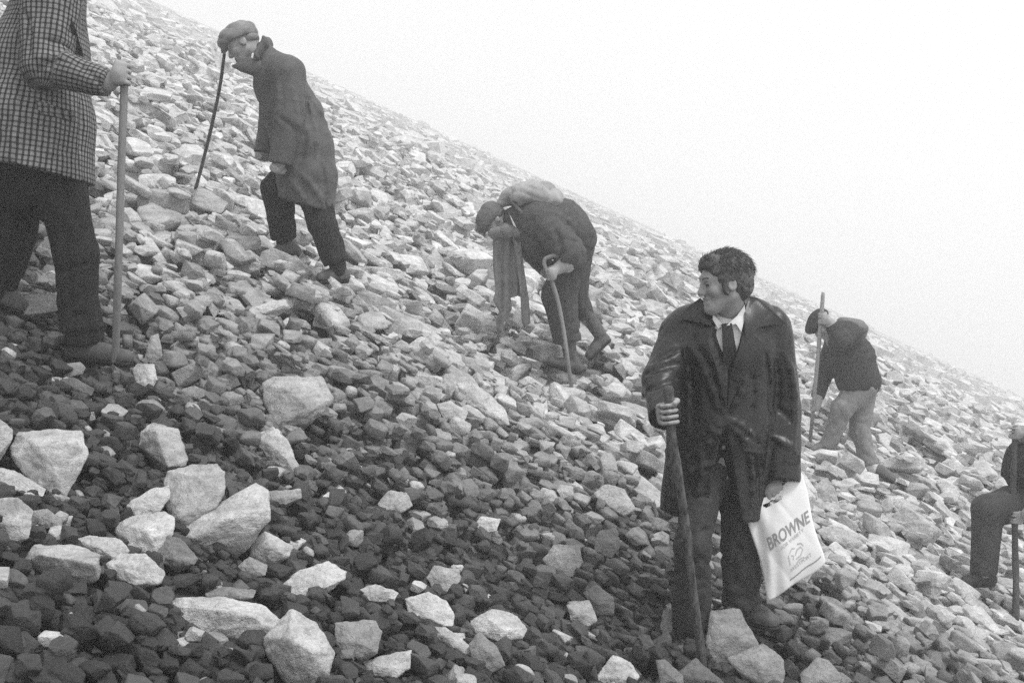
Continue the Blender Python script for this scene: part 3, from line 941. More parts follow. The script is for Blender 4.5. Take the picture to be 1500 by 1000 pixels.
SKIN = plain("skin", 0.30, 0.55, 0.25, 160.0, 0.12, 40.0, 0.35)
HAIRM = plain("hair", 0.080, 0.6, 0.8, 90.0, 0.6, 60.0, 0.4, stretch=(3, 3, 1))
SHIRT = plain("white_cotton", 0.72, 0.85, 0.1, 200.0, 0.05)
LEATHER = plain("shoe_leather", 0.085, 0.55, 0.3, 120.0, 0.3)
SUEDE = plain("worn_suede", 0.085, 0.9, 0.3, 200.0, 0.2)
RUBBER = plain("sole_rubber", 0.02, 0.8, 0.2, 100.0, 0.2)
BARK = plain("bark", 0.075, 0.85, 1.0, 60.0, 0.85, 55.0, stretch=(1, 1, 0.35))
PALEWOOD = plain("bare_wood", 0.19, 0.6, 0.3, 60.0, 0.2, 50.0, stretch=(3, 3, 0.3))
DARKWOOD = plain("dark_wood", 0.06, 0.7, 0.5, 60.0, 0.3, 60.0, stretch=(2, 2, 0.3))
EYE = plain("dark_eye", 0.02, 0.2)
def cloth(name, v, rough=0.92, var=0.2, bump=0.35, spec=0.25): return plain(name, v, rough, bump, 260.0, var, 22.0, spec)

def cap_part(root, T, Fm, s, mat, vox=0.009, low=.030, back=.112, tall=.092):
    pr = [ball(T(-.008, 0, .058), s * np.array((back, .097, tall)), .02, Fm), ball(T(.058, 0, .062), s * np.array((.074, .088, .060)), .03, Fm),
          plane_cut(T(0, 0, low), -(Fm[2] - 0.12 * Fm[0]))]
    o = part("cap", pr, vox, mat, root, (0.0035, 30, 4, Fm[0]))
    br = [ball(T(.100, 0, .040), s * np.array((.046, .074, .010)), .01, frame(Fm[0] - .40 * Fm[2], Fm[2]))]
    part("brim", br, vox * .8, mat, o)
    return o

def sheet(name, outline, d, mat, root, pleat=.012, freq=.5, thick=.012, step=5.0, lean=0.0):
    """A hanging piece of cloth with vertical pleats."""
    p = np.array(outline, float)
    bm = bmesh.new(); bm.faces.new([bm.verts.new((x, y, 0)) for x, y in p])
    bmesh.ops.triangulate(bm, faces=bm.faces[:])
    for _ in range(5):
        le = [e for e in bm.edges if e.calc_length() > step]
        if not le: break
        bmesh.ops.subdivide_edges(bm, edges=le, cuts=1); bmesh.ops.triangulate(bm, faces=bm.faces[:])
    bm.verts.index_update()
    v2 = np.array([v.co[:2] for v in bm.verts]); F0 = np.array([[v.index for v in t.verts] for t in bm.faces])
    bnd = [(e.verts[0].index, e.verts[1].index) for e in bm.edges if e.is_boundary]; bm.free()
    y0 = p[:, 1].min(); A, B = [], []
    for x, y in v2:
        z = d + pleat * math.sin(freq * x + .02 * (y - y0) + .6 * math.sin(.07 * y)) + .4 * pleat * math.sin(2.3 * freq * x + 1) + lean * (y - y0)
        A.append(P(x, y, z)); B.append(P(x, y, z + thick))
    n = len(A); sides = []
    for a, b in bnd: sides += [[a, b, b + n], [a, b + n, a + n]]
    me = mesh_np(name, np.array(A + B) - origin(root), np.concatenate([F0, F0[:, ::-1] + n, np.array(sides)]), True)
    bm = bmesh.new(); bm.from_mesh(me); bmesh.ops.recalc_face_normals(bm, faces=bm.faces[:]); bm.to_mesh(me); bm.free()
    return link(name, me, mat, root)

# ------------------------------------------------------------------ the man with the bag
YAX = np.array([0.0, 1.0, 0.0])
def man_with_bag():
    d0 = 4.95
    J = lambda x, y, dd=0.0: P(x, y, d0 + dd)
    R = lambda r: r * d0 / FPX
    root = root_at("person", J(1060, 925), "bareheaded man in a black open coat holding a stick and a white bag", "person", "climbers on the slope")
    coat_m = plain("waxed_black_coat", 0.007, 0.40, 0.2, 70.0, 0.35, 14.0, 0.5)
    trous = cloth("grey_trousers", 0.040); tie_m = cloth("dark_tie", 0.03)
    # body: head, neck, hands and what the clothes cover, one skin
    hp, T, Fm = head_prims(J(1060, 416, -.25), (-.97, -.20, -.12), (-.10, -.06, 1), J(1070, 478, -.14), 1.0, .056)
    grip_c = J(981, 606, -.47); st_dir = J(980, 567, -.47) - J(990, 650, -.47)
    bp = list(hp)
    bp += tube([J(1068, 485, -.12), J(1064, 560, -.10), J(1058, 680, -.04)], [R(42), R(46), R(42)], .04, (YAX, 1.3))
    bp += tube([J(1000, 490, -.10), J(966, 556, -.20), J(972, 598, -.40)], [R(17), R(14), R(10)], .02)
    bp += tube([J(1136, 495, -.10), J(1148, 600, -.02), J(1142, 700, -.08)], [R(17), R(14), R(10)], .02)
    bp += tube([J(1035, 690, -.05), J(1014, 795, -.18), J(1012, 890, -.05)], [R(22), R(15), R(12)], .02)
    bp += tube([J(1078, 690, 0), J(1082, 800, 0), J(1088, 885, .03)], [R(22), R(17), R(13)], .02)
    bp += grip_prims(grip_c, st_dir, np.array([-1, -.25, 0]), np.array([0, -1.0, 0]), 0.0205, J(972, 600, -.38), 1.05)
    bp += grip_prims(J(1135, 722, -.10), J(1160, 705, -.10) - J(1110, 735, -.10), np.array([0, -1.0, .2]), np.array([0, -.2, -1.0]), 0.010, J(1141, 700, -.07), 1.0)
    part("body", bp, 0.0056, SKIN, root)
    # hair
    hr = [ball(T(-.016, 0, .045), (.112, .087, .090), .02, Fm), ball(T(-.062, 0, .00), (.058, .076, .080), .02, Fm),
          cone(T(.052, -.035, .100), T(.054, .040, .100), .022, .022, .02), cone(T(.072, -.02, .086), T(.072, .042, .084), .011, .012, .015),
          ball(T(.112, 0, -.010), (.082, .120, .086), .012, Fm, 'sub'),
          ball(T(.015, .095, -.055), (.060, .05, .055), .01, Fm, 'sub'), ball(T(.015, -.095, -.055), (.060, .05, .055), .01, Fm, 'sub')]
    for sg in (1, -1): hr.append(cone(T(.022, sg * .071, .03), T(.020, sg * .071, -.034), .013, .008, .01))
    hair = part("hair", hr, 0.0055, HAIRM, root, (0.0050, 72, 3, Fm[2] - .6 * Fm[0]))
    r = np.random.default_rng(8); V, Q = [], []
    for _ in range(3600):                                  # loose strands breaking the outline
        th, ph = r.uniform(0, 2 * math.pi), r.uniform(0.05, 1.45)
        n = np.array([math.sin(ph) * math.cos(th), math.sin(ph) * math.sin(th), math.cos(ph)])
        if n[0] > 0.55 and n[2] < 0.75: continue
        b = T(-.016 + .112 * n[0], .087 * n[1], .045 + .090 * n[2])
        if r.random() < .12:
            n = np.array([.75, r.uniform(-.5, .5), .66]); b = T(r.uniform(.058, .080), r.uniform(-.04, .05), r.uniform(.090, .112))
        nw = n[0] * Fm[0] + n[1] * Fm[1] + n[2] * Fm[2]
        fl = -Fm[0] - .35 * Fm[2] + r.normal(0, .35, 3); fl = nrm(fl - nw * fl.dot(nw))
        g = nrm(fl + r.uniform(.05, .60) * nw)
        tip = b + g * r.uniform(.018, .046) - Fm[2] * r.uniform(0, .018); mid = (b + tip) / 2 + Fm[2] * .005
        sd = nrm(np.cross(g, r.normal(size=3))); sd2 = np.cross(g, sd); w = r.uniform(.0008, .0016); k = len(V)
        for p_, ww in ((b, w), (mid, w * .8)):
            for a in range(3): V.append(p_ + ww * (math.cos(a * 2.09) * sd + math.sin(a * 2.09) * sd2))
        V.append(tip)
        for a in range(3):
            a2 = (a + 1) % 3
            Q += [(k + a, k + a2, k + 3 + a2), (k + a, k + 3 + a2, k + 3 + a), (k + 3 + a, k + 3 + a2, k + 6)]
    link("loose_strands", mesh_np("loose_strands", np.array(V) - origin(hair), np.array(Q), True), HAIRM, hair)
    eb = [cone(T(.0925, sg * .014, .031), T(.082, sg * .046, .033), .0060, .0045, .002) for sg in (1, -1)]
    for e in eb: part("eyebrow", [e], 0.0035, HAIRM, root)
    for sg in (1, -1): part("eye", [ball(T(.0845, sg * .032, .0045), (.0065, .0150, .0052), .002, Fm)], 0.003, EYE, root)
    # trousers, shoes
    tp = tube([J(1038, 685, -.05), J(1014, 795, -.18), J(1012, 911, -.06)], [R(32), R(22), R(29)], .03, None, (0, 1))
    tp += tube([J(1082, 685, 0), J(1084, 800, 0), J(1086, 884, .02)], [R(29), R(24), R(26)], .015, None, (0, 1))
    tp += [cone(J(1058, 650, -.04), J(1058, 690, -.03), R(46), R(40), .03, (YAX, 1.3))]
    part("trousers", tp, 0.008, trous, root, (0.007, 26, 9, (0.2, 0, 1)), folds=[(990, 790, 1040, 775, -5), (990, 880, 1040, 868, 5), (1064, 800, 1108, 812, -5), (1064, 862, 1108, 870, 5), (1066, 876, 1104, 880, -4), (1040, 720, 1020, 780, 5), (988, 840, 1036, 850, -4)])
    shoe_parts(root, J(1088, 908, .06), J(1140, 924, -.14), J(1092, 880, .03), LEATHER, RUBBER)
    shoe_parts(root, J(1018, 916, .06), J(1006, 926, -.14), J(1014, 890, .0), LEATHER, RUBBER)
    # shirt and tie under the coat
    sp = tube([J(1070, 462, -.17), J(1068, 500, -.15), J(1066, 535, -.14)], [R(26), R(46), R(40)], .03, (YAX, 1.25))
    part("shirt", sp, 0.008, SHIRT, root, None, "shirt")
    patch("shirt_collar", [(1044, 460), (1047, 463), (1060, 476), (1052, 481), (1044, 468)], "shirt", SHIRT, root, .030, .006)
    patch("shirt_collar", [(1091, 446), (1092, 462), (1086, 486), (1078, 474), (1064, 477), (1080, 462)], "shirt", SHIRT, root, .030, .006)
    patch("tie", [(1057, 474), (1072, 473), (1080, 520), (1068, 566), (1060, 545), (1064, 488)], "shirt", tie_m, root, .024, .010)
    # coat
    cp = tube([J(1070, 472, -.13), J(1068, 505, -.12), J(1056, 620, -.06), J(1046, 748, -.01)], [R(40), R(66), R(74), R(79)], .05, (YAX, 1.32), (0, 1))
    cp += [cone(J(998, 484, -.10), J(1128, 487, -.10), R(28), R(28), .05), cone(J(1066, 448, -.13), J(1010, 472, -.11), R(18), R(24), .04), cone(J(1078, 448, -.12), J(1130, 474, -.11), R(18), R(22), .05)]
    cp += tube([J(996, 495, -.10), J(969, 556, -.20), J(974, 612, -.40)], [R(29), R(26), R(21)], .03, None, (0, 1))
    cp += tube([J(1132, 502, -.10), J(1146, 600, -.04), J(1145, 704, -.10)], [R(29), R(26), R(26)], .022, None, (0, 1))
    # open skirt below the button and open neck
    cp.append(cone(J(1063, 616, -.26), J(1061, 775, -.20), R(1), R(29), .006, (YAX, 0.35), op='sub'))
    cp.append(cone(J(1069, 452, -.26), J(1064, 560, -.28), R(25), R(3), .012, (YAX, 0.55), op='sub'))
    folds = [(1063, 612, 1018, 642, 5), (1064, 612, 1106, 642, 5), (1062, 618, 1008, 672, 6), (1067, 622, 1112, 676, 6), (1034, 505, 1060, 604, 5), (1010, 505, 1050, 596, 6),
             (1090, 540, 1070, 602, 6), (1104, 555, 1092, 640, -5), (946, 548, 1000, 532, -6), (948, 572, 992, 556, -5), (956, 530, 996, 512, -5), (1002, 512, 1010, 610, -7),
             (1122, 520, 1120, 700, -7), (1132, 596, 1166, 622, -4), (1132, 640, 1164, 662, 4), (1160, 540, 1150, 690, 4), (1138, 530, 1136, 600, -4), (1006, 698, 1044, 678, 4), (1024, 640, 1016, 745, 5),
             (976, 660, 984, 750, 5), (1092, 650, 1100, 740, 5), (1108, 640, 1114, 735, -5), (1150, 520, 1160, 600, 5), (1020, 560, 1006, 640, -5)]
    coat = part("coat", cp, 0.0068, coat_m, root, (0.0030, 17, 5, (0.25, 0.1, 1)), "coat", folds=folds)
    patch("collar", [(1026, 436), (1012, 446), (994, 466), (1043, 477), (1056, 486), (1046, 462)], "coat", coat_m, coat, .030, .012, puff=.006)
    patch("collar", [(1098, 434), (1109, 436), (1130, 454), (1151, 473), (1112, 479), (1092, 500), (1090, 460)], "coat", coat_m, coat, .030, .012, puff=.006)
    patch("lapel", [(1043, 478), (1056, 486), (1067, 530), (1064, 598), (1050, 540), (1036, 500)], "coat", coat_m, coat, .022, .010, puff=.004)
    patch("lapel", [(1092, 480), (1112, 482), (1116, 500), (1086, 560), (1066, 600), (1070, 552)], "coat", coat_m, coat, .022, .010, puff=.004)
    patch("epaulette", [(1002, 442), (1009, 426), (1011, 427), (1010, 436), (1013, 441)], "coat", coat_m, coat, .010, .012)
    patch("pocket_flap", [(1088, 648), (1122, 650), (1122, 664), (1088, 660)], "coat", coat_m, coat, .012, .008)
    patch("cuff_tab", [(1150, 664), (1172, 666), (1172, 680), (1150, 676)], "coat", coat_m, coat, .010, .010)
    part("button", [ball(J(1060, 655, -.20), (.010, .005, .010), .002)], 0.003, plain("horn_button", .12, .4), coat)
    tip = hit(1031, 976)
    stick("thick rough-barked stick gripped by the man in the black coat", [P(979, 565, d0 - .485), P(985, 640, d0 - .465), P(1001, 750, d0 - .43), P(1015, 860, (d0 - .43 + tip) / 2), P(1031, 984, tip + .01)], .0195, .0168, BARK, .09, 3)
man_with_bag()

def carrier_bag():
    d = 4.84
    TL, TR, BR, BL = np.array((1090, 738.)), np.array((1173, 692.)), np.array((1210, 825.)), np.array((1127, 882.))
    base = P(1168, 853, d)
    plastic = plain("white_plastic", 0.80, 0.45, 0.35, 22.0, 0.03, 10.0, 0.4)
    ink = plain("grey_ink", 0.30, 0.7); pale = plain("faded_ink", 0.52, 0.7)
    def S(u, v, side=1, lift=0.0):
        top = TL + (TR - TL) * u; bot = BL + (BR - BL) * u
        if v < .14: top = top + np.array((0, 7.0)) * math.sin(math.pi * u) ** 2 * (1 - v / .14)
        p = top + (bot - top) * v
        p = p + np.array((2.2 * math.sin(7 * v + .5) * (2 * u - 1), 1.8 * math.sin(8 * u + 1) * (2 * v - 1)))
        if v > .85: p = p - (p - (TL + BR) / 2) * .05 * ((v - .85) / .15) ** 2 * abs(2 * u - 1) ** 3
        b = max(math.sin(math.pi * min(max(u, 0), 1)), 0) ** .7 * max(math.sin(math.pi * min(max(v * .93 + .02, 0), 1)), 0) ** .6
        wr = .0085 * math.sin(7 * u + 6 * v + 1 + 1.5 * math.sin(4 * v)) * math.sin(math.pi * u) + .006 * math.sin(21 * (u + .35 * v)) * max(0, 1 - abs(u - .12) * 4) + .003 * math.sin(17 * u - 9 * v) * (1 - v) * math.sin(math.pi * u)
        wr += .011 * abs(math.sin(5.2 * u - 3.1 * v + .8)) ** .6 * math.sin(math.pi * u) * (1 - .5 * v) - .008 * abs(math.sin(4.3 * u + 4.9 * v)) ** .5 * math.sin(math.pi * u) * v
        z = -side * (.030 * b + .004) - wr * (1 if side > 0 else -1) - lift
        return P(p[0], p[1], d + z)
    root = root_at("carrier_bag", base, "white plastic carrier bag with dark lettering in the coated man's hand", "bag")
    NU, NV = 40, 56
    V, Q = [], []
    for side in (1, -1):
        k = len(V)
        for j in range(NV + 1):
            for i in range(NU + 1): V.append(S(i / NU, j / NV, side))
        for j in range(NV):
            for i in range(NU):
                u, v = (i + .5) / NU, (j + .5) / NV
                if ((u - .46) / .17) ** 2 + ((v - .115) / .035) ** 2 < 1: continue       # cut-out handle
                a = k + j * (NU + 1) + i; q = [a, a + NU + 1, a + NU + 2, a + 1]
                Q.append(q if side > 0 else q[::-1])
    off = (NU + 1) * (NV + 1)
    for j in range(NV):
        for i in (0, NU):
            a = j * (NU + 1) + i; q = [a, a + off, a + off + NU + 1, a + NU + 1]; Q.append(q if i == 0 else q[::-1])
    for i in range(NU):
        a = NV * (NU + 1) + i; Q.append([a, a + off, a + off + 1, a + 1])
    link("bag_body", mesh_np("bag_body", np.array(V) - base, np.array(Q), True), plastic, root)
    def print_mesh(name, pts2, faces, mat):
        W = [S(u, v, 1, .0016) for u, v in pts2]
        link(name, mesh_np(name, np.array(W) - base, np.array(faces), False), mat, root)
    def lettering(txt, u0, v0, u1, v1, height, mat, bold=0.0):
        cu = bpy.data.curves.new("lettering", 'FONT'); cu.body = txt; cu.size = 1.0; cu.offset = bold
        to = bpy.data.objects.new("lettering", cu); col.objects.link(to)
        dg = bpy.context.evaluated_depsgraph_get()
        me = bpy.data.meshes.new_from_object(to.evaluated_get(dg))
        bpy.data.objects.remove(to); bpy.data.curves.remove(cu)
        bm = bmesh.new(); bm.from_mesh(me); bpy.data.meshes.remove(me)
        bmesh.ops.triangulate(bm, faces=bm.faces[:])
        le = [e for e in bm.edges if e.calc_length() > .12]
        bmesh.ops.subdivide_edges(bm, edges=le, cuts=2); bmesh.ops.triangulate(bm, faces=bm.faces[:])
        bm.verts.index_update()
        c = np.array([v.co[:2] for v in bm.verts]); f = [[v.index for v in t.verts] for t in bm.faces]; bm.free()
        x0, x1 = c[:, 0].min(), c[:, 0].max(); hcap = .70
        pts = []
        for x, y in c:
            t = (x - x0) / (x1 - x0)
            pts.append((u0 + (u1 - u0) * t, v0 + (v1 - v0) * t - y / hcap * height))
        print_mesh("lettering", pts, f, mat)
    lettering("BROWNE", .20, .545, .955, .520, .125, ink, .018)
    lettering("FOR VARIETY", .385, .612, .82, .570, .036, pale, .01)
    lettering("WESTPORT", .44, .872, .83, .832, .036, pale, .01)
    def stroke(name, pts, w, mat):
        P2, Fc = [], []
        pts = np.array(pts)
        for i, p_ in enumerate(pts):
            t = pts[min(i + 1, len(pts) - 1)] - pts[max(i - 1, 0)]; n = np.array([-t[1], t[0]]) / (np.linalg.norm(t) + 1e-9) * w
            P2 += [p_ + n, p_ - n]
        for i in range(len(pts) - 1): Fc += [[2 * i, 2 * i + 1, 2 * i + 3], [2 * i, 2 * i + 3, 2 * i + 2]]
        print_mesh(name, P2, Fc, mat)
    stroke("printed_rule", [(.395 + .556 * t, .936 - .046 * t + .006 * math.sin(9 * t)) for t in np.linspace(0, 1, 14)], .006, ink)
    for pts in ([(.47, .70), (.46, .80)], [(.52, .72), (.55, .74), (.53, .77)], [(.58, .74), (.63, .70), (.70, .69), (.72, .73), (.66, .77), (.58, .78)],
                [(.56, .82), (.62, .80), (.70, .80)], [(.50, .69), (.55, .66), (.60, .67)], [(.66, .65), (.72, .66), (.75, .70)]):
        stroke("printed_line", pts, .007, pale)
carrier_bag()

# ------------------------------------------------------------------ the man in the checked jacket
def checked_man():
    d0 = 4.85
    J = lambda x, y, dd=0.0: P(x, y, d0 + dd)
    R = lambda r: r * d0 / FPX
    root = root_at("person", J(120, 532), "man in a checked jacket and dark trousers cut off by the left edge", "person", "climbers on the slope")
    m, n, l, bsdf = new_mat("checked_tweed")
    a = n.new("ShaderNodeAttribute"); a.attribute_name = "weave"
    sep = n.new("ShaderNodeSeparateXYZ"); l.new(a.outputs["Vector"], sep.inputs[0])
    wob = ramp(n, l, tex(n, l, 14.0, 2.0, 0.5, a.outputs["Vector"]).outputs[0], 0, 1, -.0035, .0035)
    def bars(x, period, width):
        x = math_node(n, l, 'ADD', x, wob)
        f = math_node(n, l, 'FRACT', math_node(n, l, 'DIVIDE', x, period))
        f = math_node(n, l, 'ABSOLUTE', math_node(n, l, 'SUBTRACT', f, 0.5))
        return ramp(n, l, f, width, width + .10, 1.0, 0.0)
    bu, bv = bars(sep.outputs[0], .0200, .15), bars(sep.outputs[1], .0215, .12)
    flk = ramp(n, l, tex(n, l, 420.0, 2.0, 0.6, a.outputs["Vector"]).outputs[0], .3, .7, .70, 1.30)
    v = math_node(n, l, 'MULTIPLY', math_node(n, l, 'SUBTRACT', 1.0, math_node(n, l, 'MULTIPLY', bu, .78)), math_node(n, l, 'SUBTRACT', 1.0, math_node(n, l, 'MULTIPLY', bv, .62)))
    v = math_node(n, l, 'MULTIPLY', math_node(n, l, 'MULTIPLY', v, .205), flk)
    cc = n.new("ShaderNodeCombineColor")
    for i in range(3): l.new(v, cc.inputs[i])
    l.new(cc.outputs[0], bsdf.inputs["Base Color"]); bsdf.inputs["Roughness"].default_value = .95; bsdf.inputs["Specular IOR Level"].default_value = .15
    trous = cloth("black_trousers", 0.016)
    S_, E_, Wr = J(76, -4, -.19), J(66, 96, -.24), J(158, 123, -.27)
    hp, T, Fm = head_prims(J(100, -112, -.02), (.95, -.15, -.25), (.2, 0, 1), J(72, -45, 0), 1.0)
    bp = list(hp) + tube([J(64, -20, 0), J(55, 120, 0), J(50, 240, 0)], [R(44), R(44), R(34)], .04)
    bp += tube([S_, E_, Wr], [R(20), R(15), R(11)], .02)
    bp += tube([J(70, -5, .22), J(88, 95, .24), J(92, 190, .20)], [R(20), R(15), R(11)], .02)
    bp += tube([J(75, 255, 0), J(112, 380, 0), J(123, 500, 0)], [R(26), R(20), R(13)], .02) + tube([J(45, 255, .1), J(22, 350, .15), J(0, 425, .18)], [R(26), R(20), R(13)], .02)
    bp += grip_prims(J(181, 110, -.27), J(182, 95, -.27) - J(178, 200, -.27), np.array([.75, -.65, 0]), np.array([.7, .7, 0]), .0155, J(160, 121, -.27), 1.08)
    bp += grip_prims(J(92, 205, .20), np.array([0.2, 1, .2]), np.array([.8, 0, -.6]), np.array([-.3, 0, -1.0]), .012, J(92, 190, .20), 1.0)
    part("body", bp, 0.0058, SKIN, root)
    part("hair", [ball(T(-.016, 0, .045), (.110, .086, .088), .02, Fm), ball(T(-.06, 0, .0), (.056, .074, .078), .02, Fm), ball(T(.112, 0, -.012), (.085, .12, .085), .012, Fm, 'sub')], .008, HAIRM, root)
    tp = [cone(J(52, 190, .02), J(56, 262, .02), R(62), R(58), .04)]
    tp += tube([J(78, 235, 0), J(112, 372, -.02), J(121, 503, 0)], [R(42), R(27), R(28)], .04, None, (0, 1))
    tp += tube([J(34, 235, .08), J(18, 350, .14), J(-4, 430, .18)], [R(42), R(28), R(24)], .03, None, (0, 1))
    part("trousers", tp, 0.009, trous, root, (0.006, 24, 6, (0, 0.2, 1)), folds=[(90, 400, 138, 385, -5), (96, 470, 148, 455, -5), (94, 486, 148, 478, 5), (70, 290, 112, 350, 6), (20, 300, 40, 340, -5)])
    shoe_parts(root, J(98, 527, .02), J(196, 536, -.07), J(122, 498, 0), SUEDE, RUBBER)
    shoe_parts(root, J(-14, 442, .20), J(38, 462, .14), J(0, 425, .18), SUEDE, RUBBER)
    sq = (YAX, 1.0)
    tor = [J(78, -22, 0), J(58, 90, 0), J(50, 180, 0), J(48, 268, 0)]
    jp = tube(tor, [R(44), R(66), R(80), R(84)], .05, (YAX, 0.92))
    jp += [cone(J(70, -25, -.17), J(66, -25, .17), R(38), R(38), .05), plane_cut(J(60, 253, 0), np.array([-.21, 0, -1.0]))]
    jp += tube([S_, E_], [R(40), R(33)], .02) + tube([E_, Wr], [R(27), R(19)], .02, None, (0, 1))
    jp += tube([J(70, -5, .22), J(88, 95, .24), J(92, 195, .20)], [R(36), R(28), R(20)], .02, None, (0, 1))
    def weave(V):
        segs = [(tor[0], tor[-1], R(78), 0), (S_, E_, R(36), 1), (E_, Wr, R(24), 2)]
        best = np.full(len(V), 1e9); out = np.zeros((len(V), 3))
        for a_, b_, r_, kind in segs:
            ax = nrm(b_ - a_); L = np.linalg.norm(b_ - a_); t = np.clip((V - a_) @ ax, 0, L); q = V - a_ - t[:, None] * ax
            dist = np.linalg.norm(q, axis=1) - r_ - (.012 if kind == 0 else -.012)
            e1 = nrm(np.cross(ax, YAX)); e2 = np.cross(ax, e1)
            ang = np.arctan2(q @ e1, -(q @ e2) * np.sign(e2[1] or 1))
            w = np.stack([ang * r_, (V - a_) @ ax, np.full(len(V), kind * 5.0)], 1)
            mm = dist < best; best[mm] = dist[mm]; out[mm] = w[mm]
        return out
    jacket = part("jacket", jp, 0.0072, m, root, (0.0035, 20, 12, (0.1, 0, 1)), "jacket", weave, folds=[(34, 10, 40, 90, -6), (62, 58, 104, 72, -5), (50, 112, 92, 82, -5), (58, 84, 104, 88, 5), (20, 120, 12, 230, 6), (78, 140, 66, 250, 4), (116, 150, 112, 240, -4), (110, 92, 150, 128, -4)])
    def planar(o):
        me = o.data; k = len(me.vertices); c = np.empty(k * 3, np.float32); me.vertices.foreach_get("co", c); c = c.reshape(-1, 3)
        at = me.attributes.new("weave", 'FLOAT_VECTOR', 'POINT'); at.data.foreach_set("vector", np.stack([c[:, 0], c[:, 2], c[:, 1] * 0 + 7], 1).astype(np.float32).ravel())
    planar(patch("pocket_flap", [(53, 147), (60, 149), (110, 166), (111, 177), (66, 168), (55, 160)], "jacket", m, jacket, .014, .010))
    dark = cloth("jacket_lining", .02)
    patch("lapel", [(104, 26), (110, 40), (123, 84), (104, 78)], "jacket", dark, jacket, .012, .010, fallback=d0 - .12)
    part("button", [ball(J(150, 136, -.325), (.008, .006, .008), .002)], .003, plain("brown_button", .06, .4), jacket)
    tip = hit(168, 541)
    stick("smooth straight stick held by the man in checks", [P(183, 93, d0 - .27), P(178, 240, d0 - .25), P(173, 400, d0 - .2), P(168, 548, min(tip + .02, d0 - .05))], .0150, .0158, PALEWOOD, .03, 4)
checked_man()

